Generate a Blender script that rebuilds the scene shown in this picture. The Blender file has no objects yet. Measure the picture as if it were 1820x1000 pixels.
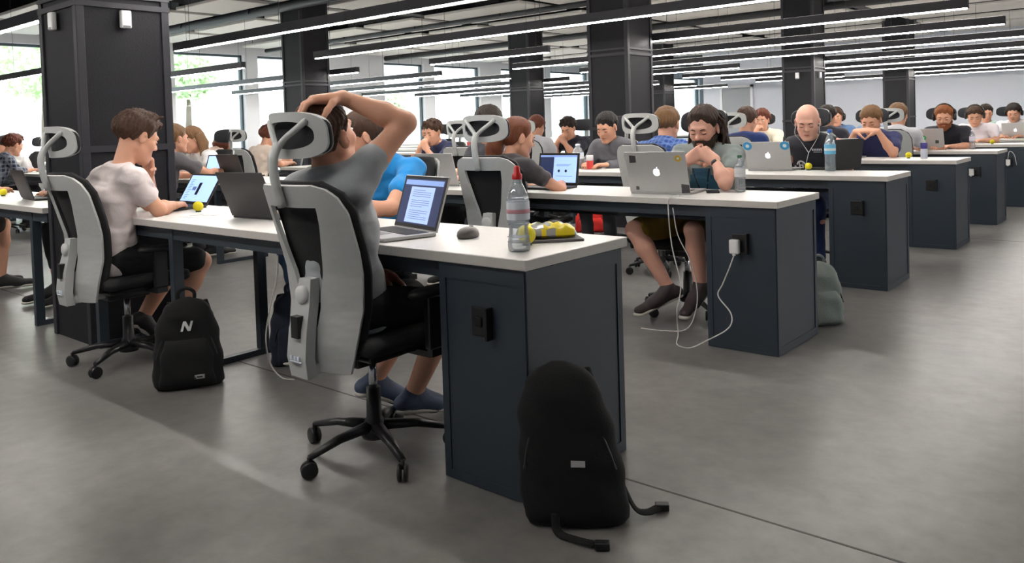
import bpy, bmesh, math, random
import numpy as np
from mathutils import Vector, Matrix, Euler, noise as mnoise

# ------------------------------------------------------------------ camera, light, exposure
scene = bpy.context.scene
COL = scene.collection
cam_data = bpy.data.cameras.new('camera')
cam = bpy.data.objects.new('camera', cam_data); COL.objects.link(cam)
YAW, PITCH, ROLL, EYE, FPX, CY = -0.704, 0.0337, -0.0313, 1.131, 1431.2, 272.9
_f = Vector((math.sin(YAW)*math.cos(PITCH), math.cos(YAW)*math.cos(PITCH), -math.sin(PITCH)))
_r = _f.cross(Vector((0,0,1))).normalized(); _u = _r.cross(_f)
_r2 = math.cos(ROLL)*_r + math.sin(ROLL)*_u; _u2 = -math.sin(ROLL)*_r + math.cos(ROLL)*_u
cam.matrix_world = Matrix(((_r2.x,_u2.x,-_f.x,0),(_r2.y,_u2.y,-_f.y,0),(_r2.z,_u2.z,-_f.z,EYE),(0,0,0,1)))
cam_data.sensor_fit = 'HORIZONTAL'; cam_data.sensor_width = 36
cam_data.lens = FPX/1820*36
cam_data.shift_y = -(500-CY)/1820
cam_data.clip_start = .05; cam_data.clip_end = 200
scene.camera = cam
scene.view_settings.view_transform = 'Standard'
scene.view_settings.look = 'None'
scene.view_settings.exposure = 0.75
scene.view_settings.gamma = 1.0
scene.view_settings.use_curve_mapping = False
scene.cycles.use_denoising = True
scene.cycles.max_bounces = 8
scene.cycles.diffuse_bounces = 4
scene.cycles.transparent_max_bounces = 12
scene.cycles.sample_clamp_indirect = 6

world = bpy.data.worlds.new('daylight'); scene.world = world
world.use_nodes = True
bg = world.node_tree.nodes['Background']
bg.inputs[0].default_value = (0.86, 0.94, 1.0, 1); bg.inputs[1].default_value = 3.6

LAMP_POWER = 58.0      # emission strength of the light strips
# a portal per window bay guides the daylight that comes through the glass wall
WX = -17.0
for (y0, y1) in ((4.4, 13), (13, 23), (23, 33.5)):
    ld = bpy.data.lights.new('window_daylight', 'AREA'); ld.shape = 'RECTANGLE'
    ld.size = y1-y0; ld.size_y = 2.8; ld.cycles.is_portal = True
    lo = bpy.data.objects.new('window_daylight', ld); COL.objects.link(lo)
    lo.matrix_world = Matrix.Translation((WX-.35, (y0+y1)/2, 1.6)) @ Matrix(((0,0,-1,0),(1,0,0,0),(0,-1,0,0),(0,0,0,1)))

# ------------------------------------------------------------------ materials
def lin(c):
    c = c/255.
    return c/12.92 if c <= .04045 else ((c+.055)/1.055)**2.4
def rgb(r, g, b): return (lin(r), lin(g), lin(b), 1)
MATS = {}
def mat(name, col, rough=.6, metal=0., bump=0., bscale=60., var=0., spec=.5, coat=0., sheen=0., wrinkle=0.):
    if name in MATS: return MATS[name]
    m = bpy.data.materials.new(name); m.use_nodes = True; MATS[name] = m
    nt = m.node_tree; b = nt.nodes['Principled BSDF']
    b.inputs['Base Color'].default_value = rgb(*col); b.inputs['Roughness'].default_value = rough
    b.inputs['Metallic'].default_value = metal; b.inputs['Specular IOR Level'].default_value = spec
    b.inputs['Coat Weight'].default_value = coat; b.inputs['Sheen Weight'].default_value = sheen
    tc = nt.nodes.new('ShaderNodeTexCoord'); nz = nt.nodes.new('ShaderNodeTexNoise')
    nz.inputs['Scale'].default_value = bscale; nz.inputs['Detail'].default_value = 4
    nt.links.new(tc.outputs['Object'], nz.inputs['Vector'])
    if bump:
        bp = nt.nodes.new('ShaderNodeBump'); bp.inputs['Strength'].default_value = bump; bp.inputs['Distance'].default_value = .004
        nt.links.new(nz.outputs['Fac'], bp.inputs['Height']); nt.links.new(bp.outputs[0], b.inputs['Normal'])
    if wrinkle:      # soft creases of worn cloth
        mp = nt.nodes.new('ShaderNodeMapping'); mp.inputs['Scale'].default_value = (1, 1, 1.6); nt.links.new(tc.outputs['Object'], mp.inputs[0])
        n2 = nt.nodes.new('ShaderNodeTexNoise'); n2.inputs['Scale'].default_value = 6; n2.inputs['Detail'].default_value = 1.5; n2.inputs['Distortion'].default_value = .9
        nt.links.new(mp.outputs[0], n2.inputs['Vector'])
        b2 = nt.nodes.new('ShaderNodeBump'); b2.inputs['Strength'].default_value = wrinkle; b2.inputs['Distance'].default_value = .03
        nt.links.new(n2.outputs['Fac'], b2.inputs['Height']); nt.links.new(b2.outputs[0], bp.inputs['Normal'])
    v = var or .05
    mx = nt.nodes.new('ShaderNodeMix'); mx.data_type = 'RGBA'
    c = rgb(*col); mx.inputs['A'].default_value = tuple(x*(1-v) for x in c[:3])+(1,); mx.inputs['B'].default_value = tuple(min(1, x*(1+v)) for x in c[:3])+(1,)
    nt.links.new(nz.outputs['Fac'], mx.inputs['Factor']); nt.links.new(mx.outputs['Result'], b.inputs['Base Color'])
    return m
def emis(name, col, s):
    if name in MATS: return MATS[name]
    m = bpy.data.materials.new(name); m.use_nodes = True; MATS[name] = m
    b = m.node_tree.nodes['Principled BSDF']; b.inputs['Base Color'].default_value = rgb(*col)
    b.inputs['Emission Color'].default_value = rgb(*col); b.inputs['Emission Strength'].default_value = s
    return m
def clear(name, tint=(255,255,255), gloss=.1, milk=0.):
    """thin clear glass or plastic: mostly lets light through, reflects a little"""
    if name in MATS: return MATS[name]
    m = bpy.data.materials.new(name); m.use_nodes = True; MATS[name] = m
    nt = m.node_tree; nt.nodes.remove(nt.nodes['Principled BSDF']); out = nt.nodes['Material Output']
    t = nt.nodes.new('ShaderNodeBsdfTransparent'); t.inputs[0].default_value = rgb(*tint)
    g = nt.nodes.new('ShaderNodeBsdfGlossy'); g.inputs['Roughness'].default_value = .08
    lw = nt.nodes.new('ShaderNodeLayerWeight'); lw.inputs[0].default_value = gloss+.15
    mul = nt.nodes.new('ShaderNodeMath'); mul.operation = 'MULTIPLY_ADD'; mul.inputs[1].default_value = .7; mul.inputs[2].default_value = gloss*.4
    mx = nt.nodes.new('ShaderNodeMixShader')
    nt.links.new(lw.outputs['Fresnel'], mul.inputs[0]); nt.links.new(mul.outputs[0], mx.inputs[0])
    src = t.outputs[0]
    if milk:
        df = nt.nodes.new('ShaderNodeBsdfDiffuse'); df.inputs[0].default_value = rgb(*tint); m2 = nt.nodes.new('ShaderNodeMixShader'); m2.inputs[0].default_value = milk
        nt.links.new(t.outputs[0], m2.inputs[1]); nt.links.new(df.outputs[0], m2.inputs[2]); src = m2.outputs[0]
    nt.links.new(src, mx.inputs[1]); nt.links.new(g.outputs[0], mx.inputs[2]); nt.links.new(mx.outputs[0], out.inputs[0])
    return m

# ------------------------------------------------------------------ scene helpers
def link(o, parent=None):
    COL.objects.link(o)
    if parent: o.parent = parent
    return o
def tag(o, label, cat=None, group=None):
    o['label'] = label
    if cat: o['category'] = cat
    if group: o['group'] = group
    return o
def thing(name, label, cat, loc=(0,0,0), rz=0., group=None):
    o = bpy.data.objects.new(name, None); COL.objects.link(o)
    o.empty_display_size = .1
    o.location = loc; o.rotation_euler = (0, 0, rz)
    return tag(o, label, cat, group)
def obj(name, bm, m, parent=None, smooth=False, loc=None):
    me = bpy.data.meshes.new(name)
    bmesh.ops.recalc_face_normals(bm, faces=bm.faces[:])
    bm.to_mesh(me); bm.free()
    for mm in (m if isinstance(m, (list, tuple)) else [m]): me.materials.append(mm)
    if smooth:
        for p in me.polygons: p.use_smooth = True
    o = bpy.data.objects.new(name, me); link(o, parent)
    if loc: o.location = loc
    return o
def sharp(o, a=40):
    """smooth shading that keeps edges sharper than a degrees"""
    me = o.data
    bm = bmesh.new(); bm.from_mesh(me)
    for f in bm.faces: f.smooth = True
    for e in bm.edges:
        e.smooth = not (len(e.link_faces) == 2 and e.calc_face_angle(0) > math.radians(a))
    bm.to_mesh(me); bm.free()
    return o
def copy_tree(o, parent=None):
    c = o.copy(); COL.objects.link(c)
    if parent: c.parent = parent
    for ch in list(o.children): copy_tree(ch, c)
    return c
def kind(o, k): o['kind'] = k; return o

def BM(): return bmesh.new()
def box(bm, x0, x1, y0, y1, z0, z1, mi=0, M=None, bev=0.):
    vs = [bm.verts.new((x, y, z)) for x in (x0, x1) for y in (y0, y1) for z in (z0, z1)]
    fs = [bm.faces.new([vs[i] for i in q]) for q in ((0,1,3,2),(4,6,7,5),(0,4,5,1),(2,3,7,6),(0,2,6,4),(1,5,7,3))]
    for f in fs: f.material_index = mi
    if bev:
        es = list({e for f in fs for e in f.edges})
        r = bmesh.ops.bevel(bm, geom=es, offset=bev, segments=2, affect='EDGES', profile=.5)
        vs = list({v for f in r['faces'] for v in f.verts} | {v for v in vs if v.is_valid})
    if M is not None: bmesh.ops.transform(bm, matrix=M, verts=[v for v in vs if v.is_valid])
    return bm
def tube(bm, pts, r, n=10, cap=True, mi=0, flat=1.):
    """swept tube; r is one radius or one per point"""
    pts = [Vector(p) for p in pts]; N = len(pts)
    rs = r if isinstance(r, (list, tuple)) else [r]*N
    rings = []; prev = None
    for i, p in enumerate(pts):
        t = (pts[min(i+1, N-1)]-pts[max(i-1, 0)]).normalized()
        if prev is None:
            a = Vector((0,0,1)) if abs(t.z) < .9 else Vector((0,1,0))
            u = t.cross(a).normalized()
        else:
            u = (prev - t*prev.dot(t)).normalized()
        prev = u; v = t.cross(u)
        rings.append([bm.verts.new(p + rs[i]*(math.cos(2*math.pi*k/n)*u + flat*math.sin(2*math.pi*k/n)*v)) for k in range(n)])
    for a, b in zip(rings, rings[1:]):
        for k in range(n):
            f = bm.faces.new((a[k], a[(k+1) % n], b[(k+1) % n], b[k])); f.material_index = mi
    if cap:
        for rg in (rings[0], rings[-1]):
            f = bm.faces.new(rg); f.material_index = mi
    return bm
def lathe(bm, prof, n=20, c=(0,0,0), mi=0, M=None):
    """prof: (radius, z) from bottom to top"""
    rings = []; new = []
    for r, z in prof:
        if r < 1e-6:
            v = bm.verts.new((c[0], c[1], c[2]+z)); rings.append([v]); new.append(v)
        else:
            rg = [bm.verts.new((c[0]+r*math.cos(2*math.pi*k/n), c[1]+r*math.sin(2*math.pi*k/n), c[2]+z)) for k in range(n)]
            rings.append(rg); new += rg
    for a, b in zip(rings, rings[1:]):
        for k in range(n):
            q = [a[k % len(a)], a[(k+1) % len(a)], b[(k+1) % len(b)], b[k % len(b)]]
            u = []
            for v in q:
                if v not in u: u.append(v)
            if len(u) > 2: bm.faces.new(u).material_index = mi
    for rg in (rings[0], rings[-1]):
        if len(rg) > 2: bm.faces.new(rg).material_index = mi
    if M is not None: bmesh.ops.transform(bm, matrix=M, verts=new)
    return bm
def ball(bm, c, r, seg=16, ring=10, M=None, mi=0):
    mt = Matrix.Translation(c) @ Matrix.Diagonal((*(r if hasattr(r, '__len__') else (r,)*3), 1))
    if M is not None: mt = M @ mt
    g = bmesh.ops.create_uvsphere(bm, u_segments=seg, v_segments=ring, radius=1, matrix=mt)
    for v in g['verts']:
        for f in v.link_faces: f.material_index = mi
    return bm
def poly(bm, pts, h, M=None, mi=0):
    """flat polygon (x, y) extruded to thickness h"""
    a = [bm.verts.new((x, y, 0)) for x, y in pts]; b = [bm.verts.new((x, y, h)) for x, y in pts]
    fs = [bm.faces.new(a[::-1]), bm.faces.new(b)]
    n = len(pts)
    fs += [bm.faces.new((a[i], a[(i+1) % n], b[(i+1) % n], b[i])) for i in range(n)]
    for f in fs: f.material_index = mi
    bmesh.ops.triangulate(bm, faces=fs[:2])
    if M is not None: bmesh.ops.transform(bm, matrix=M, verts=a+b)
    return bm
def spline(pts, n=8):
    """Catmull-Rom through pts"""
    P = [Vector(p) for p in pts]; P = [2*P[0]-P[1]] + P + [2*P[-1]-P[-2]]; out = []
    for i in range(1, len(P)-2):
        a, b, c, d = P[i-1:i+3]
        for k in range(n):
            t = k/n
            out.append(.5*((2*b)+(c-a)*t+(2*a-5*b+4*c-d)*t*t+(3*b-a-3*c+d)*t**3))
    out.append(P[-2]); return out
def rotx(a): return Matrix.Rotation(a, 4, 'X')
def roty(a): return Matrix.Rotation(a, 4, 'Y')
def rotz(a): return Matrix.Rotation(a, 4, 'Z')
def tr(*v): return Matrix.Translation(v)
# ------------------------------------------------------------------ the room
RX, RY0, RY1, RYL, CEIL = 5.0, -3.0, 22.9, 33.8, 3.5
BX = -11.6       # the hall goes on behind the far wall, left of this line
ROWS = [1.80, 3.66, 5.43, 7.38, 9.17, 11.0, 12.85, 14.7, 16.5, 18.4, 20.2]

def concrete():
    m = bpy.data.materials.new('polished_concrete'); m.use_nodes = True; nt = m.node_tree; L = nt.links.new
    b = nt.nodes['Principled BSDF']; tc = nt.nodes.new('ShaderNodeTexCoord')
    def nz(s, d=6, r=.6, dist=0.):
        n = nt.nodes.new('ShaderNodeTexNoise'); n.inputs['Scale'].default_value = s; n.inputs['Detail'].default_value = d
        n.inputs['Roughness'].default_value = r; n.inputs['Distortion'].default_value = dist
        L(tc.outputs['Object'], n.inputs['Vector']); return n
    def ramp(src, stops):
        r = nt.nodes.new('ShaderNodeValToRGB'); L(src, r.inputs[0])
        while len(r.color_ramp.elements) < len(stops): r.color_ramp.elements.new(.5)
        for e, (p, c) in zip(r.color_ramp.elements, stops): e.position = p; e.color = c
        return r
    big = nz(1.1, 5, .55); fine = nz(11, 5, .6)
    r1 = ramp(big.outputs['Fac'], ((.3, rgb(104,102,100)), (.5, rgb(124,122,119)), (.7, rgb(144,142,139))))
    r2 = ramp(fine.outputs['Fac'], ((.3, (.8,.8,.8,1)), (.7, (1.08,1.08,1.08,1))))
    mx = nt.nodes.new('ShaderNodeMix'); mx.data_type = 'RGBA'; mx.blend_type = 'MULTIPLY'; mx.inputs['Factor'].default_value = 1
    L(r1.outputs[0], mx.inputs['A']); L(r2.outputs[0], mx.inputs['B'])
    L(mx.outputs['Result'], b.inputs['Base Color'])
    rr = ramp(big.outputs['Fac'], ((.3, (.30,.30,.30,1)), (.7, (.38,.38,.38,1)))); L(rr.outputs[0], b.inputs['Roughness'])
    bp = nt.nodes.new('ShaderNodeBump'); bp.inputs['Strength'].default_value = .12; bp.inputs['Distance'].default_value = .003
    L(fine.outputs['Fac'], bp.inputs['Height']); L(bp.outputs[0], b.inputs['Normal'])
    b.inputs['Specular IOR Level'].default_value = .45
    return m
M_floor = concrete()
M_joint = mat('joint_filler', (84,82,80), .7)
M_wallg = mat('painted_grey_wall', (214,218,228), .8, bump=.1, bscale=30)
M_wallw = mat('white_window_wall', (232,234,238), .75, bump=.08)
M_ceil = mat('dark_painted_ceiling', (34,35,38), .85, bump=.2, bscale=12)
M_beam = mat('dark_ceiling_beam', (40,41,46), .7)
M_panel = mat('beige_ceiling_panel', (226,222,216), .85, bump=.1, bscale=20)
M_col = mat('column_cladding', (33,33,37), .6, bump=.35, bscale=90, var=.12, spec=.2)
M_colf = mat('column_trim', (46,46,51), .5, spec=.3)
M_wf = mat('window_frame_grey', (70,80,88), .5)
M_glass = clear('window_glass', (250,255,253), .04)

def struct(name, bm, m, **k):
    return kind(obj(name, bm, m, **k), 'structure')

bm = BM(); box(bm, WX-.3, RX, RY0, RYL+.2, -.2, 0); struct('floor', bm, M_floor)
bm = BM(); box(bm, WX-.3, RX, RY0, RYL+.2, CEIL, CEIL+.2); struct('ceiling', bm, M_ceil)
n = 0
for y in (2.14, 8.1, 14.0, -1.2):        # saw-cut joints along the rows and across them
    n += 1; bm = BM(); box(bm, WX, RX, y-.004, y+.004, -.01, .0008); struct('trim_%d' % n, bm, M_joint)
for x in (2.1, -9.0):
    n += 1; bm = BM(); box(bm, x-.004, x+.004, RY0, RY1, -.01, .0008); struct('trim_%d' % n, bm, M_joint)

bm = BM(); box(bm, BX, RX, RY1, RY1+.2, 0, CEIL); box(bm, BX, BX+.2, RY1+.2, RYL, 0, CEIL); box(bm, WX-.3, BX+.2, RYL, RYL+.2, 0, CEIL); struct('wall_back', bm, M_wallg)
bm = BM(); box(bm, RX, RX+.2, RY0, RY1+.2, 0, CEIL); struct('wall_right', bm, M_wallg)
bm = BM(); box(bm, WX-.3, RX+.2, RY0-.2, RY0, 0, CEIL); struct('wall_front', bm, M_wallg)

# door in the far wall
bm = BM(); box(bm, -10.95, -10.05, RY1-.05, RY1+.01, 0, 2.08)
d = struct('door_1', bm, mat('grey_door', (150,155,160), .5))
bm = BM()
for x in (-11.02, -10.05): box(bm, x, x+.07, RY1-.08, RY1, 0, 2.15)
box(bm, -11.02, -9.98, RY1-.08, RY1, 2.08, 2.15); f = obj('door_frame', bm, M_wallw, d)
bm = BM(); tube(bm, [(-10.15, RY1-.05, 1.0), (-10.15, RY1-.1, 1.0), (-10.27, RY1-.1, 1.0)], .012); obj('door_handle', bm, mat('steel', (170,172,175), .3, 1), d)

# glazed wall: piers, sill, head and windows
SILL, WTOP = .2, 3.0
bays = [(4.5,8.3),(8.72,10.42),(10.78,12.7),(14.7,16.2),(16.62,18.6),(19.6,21.7),(22.2,24.5),(25.2,27.4),(28,30),(30.4,33.2)]   # window openings
bm = BM()
box(bm, WX-.3, WX, RY0, RYL, 0, SILL); box(bm, WX-.3, WX, RY0, RYL, WTOP, CEIL)
e = RY0
for y0, y1 in bays:
    box(bm, WX-.3, WX, e, y0, SILL, WTOP); e = y1
box(bm, WX-.3, WX, e, RYL, SILL, WTOP)
struct('wall_left', bm, M_wallw)
for i, (y0, y1) in enumerate(bays):
    bm = BM(); box(bm, WX-.16, WX-.15, y0+.04, y1-.04, SILL+.04, WTOP-.04)
    wdw = struct('window_%d' % (i+1), bm, M_glass)
    bm = BM()
    for a in (y0, y1-.05): box(bm, WX-.19, WX-.1, a, a+.05, SILL, WTOP)
    for z in (SILL, WTOP-.05): box(bm, WX-.19, WX-.1, y0, y1, z, z+.05)
    obj('window_frame', bm, M_wf, wdw)
    bm = BM(); box(bm, WX-.28, WX+.06, y0-.02, y1+.02, SILL-.03, SILL+.002, bev=.004); obj('window_sill', bm, M_wallw, wdw)

# beige acoustic panels, beams and ducts under the slab
M_duct = mat('dark_duct', (34,35,39), .6)
PX = [(-16.7,-15.05),(-14.75,-12.6),(-12.35,-10.95),(-10.65,-8.4),(-8.1,-5.05),(-4.65,-1.7),(-1.3,1.4)]
PY = [(-.2,.8),(1.0,2.1),(2.55,4.0),(4.6,5.9),(6.4,7.2),(8.0,9.6),(10.2,11.5),(11.95,13.2),(13.7,15.1),(15.7,16.9),(17.4,18.7),(19.3,20.6),(21.1,22.6)]
for j, (x0, x1) in enumerate(PX):
    for i, (y0, y1) in enumerate(PY):
        bm = BM(); box(bm, x0, x1, y0, y1, 3.14, 3.19, bev=.01)
        if (x0 < -10 and y0 < 2.5) or (x0 > -2 and y0 > 14): continue
        p = tag(obj('ceiling_panel', bm, M_panel), 'beige rectangular acoustic panel hung below the dark ceiling', 'ceiling panel', 'beige panels hung under the dark ceiling')
        bm = BM()
        for hx in (x0+.2, x1-.2):
            for hy in (y0+.15, y1-.15): tube(bm, [(hx, hy, 3.18), (hx, hy, CEIL)], .004, 5)
        obj('hanging_rods', bm, M_duct, p)
nb = n
for x in (-14.9, -10.8, -4.86, 1.6):        # beams running away from the viewer over the column lines
    nb += 1; bm = BM(); box(bm, x-.13, x+.13, RY0, RY1, 3.2, CEIL); struct('trim_%d' % nb, bm, M_beam)
for y in (2.3, 4.3, 6.15, 7.6, 9.9, 11.72, 13.45, 15.4, 17.15, 19.0, 20.85):
    nb += 1; bm = BM(); box(bm, WX, RX, y-.07, y+.07, 3.28, CEIL); struct('trim_%d' % nb, bm, M_beam)
for i, (y, z, r) in enumerate(((.9, 3.08, .07), (3.6, 3.1, .05), (7.3, 3.08, .07), (10.9, 3.1, .05), (14.6, 3.08, .07))):
    bm = BM(); tube(bm, [(WX+.2, y, z), (RX-.2, y, z)], r, 14)
    p = tag(obj('ventilation_duct', bm, M_duct, smooth=True), 'long dark round ventilation duct along the ceiling', 'duct', 'dark ducts along the ceiling')
    bm = BM()
    for x in np.arange(WX+1, RX-.5, 2.2): box(bm, x-.01, x+.01, y-r-.012, y+r+.012, z-.01, CEIL)
    obj('duct_brackets', bm, M_beam, p)

# columns: square, clad, with trim at the corners and a band high up
def column(n, x1, y0, s=.52):
    x0 = x1-s; y1 = y0+s; t = .012
    bm = BM(); box(bm, x0+t, x1-t, y0+t, y1-t, 0, CEIL)
    c = struct('wall_column_%d' % n, bm, M_col)
    bm = BM(); w = .045
    for ax in (x0, x1-w):
        for ay in (y0, y1-w): box(bm, ax, ax+w, ay, ay+w, 0, CEIL, bev=.004)
    obj('corner_trim', bm, M_colf, c)
    bm = BM()
    for z, h in ((1.06, .035), (1.86, .03), (1.92, .02)):
        e = .004; box(bm, x0-e, x1+e, y0-e, y1+e, z, z+h)
    obj('band', bm, M_colf, c)
    return c
cn = 0
for x1 in (-4.6, -10.42):
    for y0 in (1.82, 7.37, 12.86, 18.41):
        if x1 < -9 and y0 < 5: continue
        cn += 1; column(cn, x1, y0)
M_wht = mat('white_plastic', (235,236,236), .4)
def sensor(x, y, z, ax, label):
    bm = BM()
    if ax == 'x': box(bm, x, x+.03, y-.03, y+.03, z-.05, z+.05, bev=.008)
    else: box(bm, x-.03, x+.03, y-.03, y, z-.05, z+.05, bev=.008)
    t = tag(obj('wireless_access_point', bm, M_wht), label, 'wall device')
    bm = BM()
    if ax == 'x': box(bm, x+.028, x+.032, y-.02, y+.02, z-.046, z-.036)
    else: box(bm, x-.02, x+.02, y-.032, y-.028, z-.046, z-.036)
    obj('status_strip', bm, mat('grey_plastic', (120,122,125), .4), t)
sensor(-4.6, 2.08, 1.8, 'x', 'small white box high on the right face of the big front column')
sensor(-4.88, 1.82, 1.8, 'y', 'small grey-white box high on the shaded left face of the big front column')
sensor(-4.86, 12.86, 1.8, 'y', 'small white box on the front of the column behind the bald man')
sensor(-4.6, 13.1, 1.8, 'x', 'small white box on the right side of the column behind the bald man')

# suspended linear lamps, parallel to the desk rows
M_lh = mat('lamp_housing_dark', (44,44,50), .45)
M_le = emis('lamp_diffuser', (255,250,244), LAMP_POWER)
M_up = emis('added_uplight_glow', (255,248,240), 5.0)  # glow added on top of the lamps to brighten the ceiling
LZ = 2.03
def lamp(x0, x1, y, label, z=LZ, g='linear lamps hung over the desks'):
    bm = BM(); box(bm, x0, x1, y-.032, y+.032, z+.006, z+.088, bev=.003)
    t = tag(obj('linear_lamp', bm, M_lh), label, 'ceiling lamp', g)
    bm = BM(); box(bm, x0+.01, x1-.01, y-.014, y+.014, z-.003, z+.012); obj('diffuser', bm, M_le, t)
    bm = BM(); box(bm, x0+.02, x1-.02, y-.018, y+.018, z+.087, z+.0895); obj('added_uplight', bm, M_up, t)  # added strip shining up at the ceiling panels
    for x in np.arange(x0+.3, x1, 1.6): bm = BM(); tube(bm, [(x, y, z+.07), (x, y, CEIL)], .0025, 5); obj('suspension_cable', bm, M_lh, t)

ordinal = ['first', 'second', 'third', 'fourth', 'fifth', 'sixth', 'seventh', 'eighth', 'ninth', 'tenth', 'eleventh']
for k, y in enumerate(ROWS):
    segs = [(-8.2, -6.1), (-4.75, -1.5)] if k % 3 == 0 else [(-8.2, -1.5)]
    for (a, b) in segs:
        where = ', right of the column' if a > -5 else ', left of the column' if b < -6 else ''
        lamp(a, b, y+.57, 'dark linear lamp over the %s desk row%s' % (ordinal[k], where))
    if k: lamp(-16.4, -9.8, y+.57, 'dark linear lamp near the windows over the %s desk row' % ordinal[k])
lamp(-8.2, -1.5, .53, 'dark linear lamp over the aisle in front of the first desk row')
for k, y in enumerate((4.23, 6.0, 7.95, 9.74, 11.57)):  # extra lamps out of view, added to fill the hall with light
    lamp(.5, 4.7, y, 'unseen fill lamp added beyond the aisle on the right, level with the %s desk row' % ordinal[k+1])


# outside the windows: trees and a pale building across the street, in full daylight
M_leaf = mat('tree_leaves', (206,226,184), .7, bump=.3, bscale=8, var=.25)
M_bark = mat('tree_bark', (96,84,72), .8)
def tree(x, y, h, r, seed, label):
    rs = np.random.RandomState(seed); t = thing('street_tree', label, 'tree', (x, y, 0), 0, 'trees outside the windows')
    bm = BM(); tube(bm, [(0,0,-.2),(.05,0,h*.35),(0,.08,h*.62)], [.13,.1,.06], 8); obj('trunk', bm, M_bark, t, smooth=True)
    bm = BM()
    for i in range(1700):
        d = rs.normal(size=3); d /= np.linalg.norm(d); p = d*r*(.35+.65*rs.rand()**.5)*(1, 1, .8); c = Vector((p[0], p[1], h*.72+p[2]))
        q = Euler(tuple(rs.rand(3)*6.28)).to_matrix().to_4x4(); s_ = .05+.05*rs.rand()
        vs = [bm.verts.new(tr(*c) @ q @ Vector(v)) for v in ((-s_,-s_*.6,0),(s_,-s_*.6,0),(s_*.8,s_*.7,.03),(-s_*.7,s_*.6,.02))]; bm.faces.new(vs)
    obj('crown', bm, M_leaf, t)
tree(-23, 8.2, 4.4, 1.3, 1, 'green street tree outside the leftmost window')
tree(-25, 13.2, 4.3, 1.0, 2, 'green street tree outside the window right of the big front column')
tree(-27, 23.5, 3.2, .8, 3, 'small green street tree outside, seen past the raised arm')
bm = BM(); box(bm, -40, -17.4, -30, 60, -.25, -.02); struct('ground_outside', bm, mat('pale_paving', (190,190,186), .8))
bt = thing('street_building', 'pale building across the street outside the windows', 'building', (-38, 20, 0))
bm = BM(); box(bm, -2, 2, -20, 14, 0, 9); obj('facade', bm, mat('pale_render', (226,228,230), .8), bt)
bm = BM()
for yy in range(-18, 13, 4):
    for zz in (1.2, 4.2): box(bm, 1.98, 2.02, yy, yy+1.6, zz, zz+1.7)
obj('facade_windows', bm, mat('pale_shutter', (196,204,212), .6), bt)
# ------------------------------------------------------------------ desks
M_top = mat('white_worktop', (232,230,226), .35, spec=.4)
M_edge = mat('worktop_edge', (196,192,186), .5)
M_cab = mat('blue_grey_lacquer', (45,55,65), .42, bump=.1, bscale=150)
M_leg = mat('blue_grey_steel', (48,57,65), .4)
M_blk = mat('black_plastic', (22,22,24), .4)
M_wp = mat('white_charger_plastic', (230,230,228), .35)
TZ, TT, DW = .74, .034, .552
def leg_frame(root, x, w=.05):
    """two square legs joined by a bar on the floor, across the desk"""
    for y in (.03, DW-.03-w):
        bm = BM(); box(bm, x, x+w*.8, y, y+w, .03, TZ-TT-.002, bev=.002); obj('leg', bm, M_leg, root)
    bm = BM(); box(bm, x, x+w*.8, .03, DW-.03, 0, .03); obj('foot_bar', bm, M_leg, root)
def cabinet(root):
    x0, x1, y0, y1 = -.375, -.017, .017, DW-.02; z1 = TZ-TT-.002
    bm = BM(); g = .004
    box(bm, x0, x1, y0, y1, 0, z1, bev=.002)
    c = obj('cabinet', bm, M_cab, root)
    bm = BM()   # raised frame strips round each face
    for (a, b) in ((x0, x0+.028), (x1-.045, x1-.002)): box(bm, a, b, y0-g, y0, .003, z1-.002)
    box(bm, x0+.028, x1-.045, y0-g, y0, z1-.05, z1-.002); box(bm, x0+.028, x1-.045, y0-g, y0, .003, .03)
    for (a, b) in ((y0, y0+.03), (y1-.03, y1)): box(bm, x1, x1+g, a, b, .003, z1-.002)
    box(bm, x1, x1+g, y0+.03, y1-.03, z1-.05, z1-.002); box(bm, x1, x1+g, y0+.03, y1-.03, .003, .04)
    obj('face_frame', bm, M_cab, c)
    bm = BM(); box(bm, -.235, -.155, y0-.007, y0, .485, .575, bev=.003)
    s = obj('power_socket', bm, M_blk, c)
    bm = BM(); box(bm, -.215, -.19, y0-.012, y0-.006, .515, .545, bev=.002); box(bm, -.16, -.15, y0-.03, y0, .48, .58, bev=.002); obj('socket_insert', bm, mat('matt_black', (10,10,11), .7), s)
    return c
def make_desk(length, right_cab, legs, label, loc):
    t = thing('desk', label, 'desk', loc, 0, 'long white-topped double-sided desks')
    L = -length
    bm = BM(); box(bm, L, 0, 0, DW, TZ-TT, TZ, bev=.003)
    for f in bm.faces: f.material_index = 0 if abs(f.normal.z) > .7 else 1
    bm.normal_update()
    for f in bm.faces: f.material_index = 0 if f.calc_center_median().z > TZ-.002 else 1
    obj('tabletop', bm, [M_top, M_edge], t)
    bm = BM(); z1 = TZ-TT-.002; rx = -.375 if right_cab else -.03
    for y in (.035, DW-.055): box(bm, L+.03, rx, y, y+.02, z1-.055, z1)
    box(bm, L+.03, L+.05, .05, DW-.05, z1-.055, z1)
    obj('apron', bm, M_leg, t)
    bm = BM(); box(bm, L+.1, rx-.05, DW/2-.06, DW/2+.06, z1-.1, z1-.085)
    obj('cable_tray', bm, M_leg, t)
    if right_cab: cabinet(t)
    for x in legs: leg_frame(t, x)
    return t
XE = -1.49
names = {}
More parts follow.
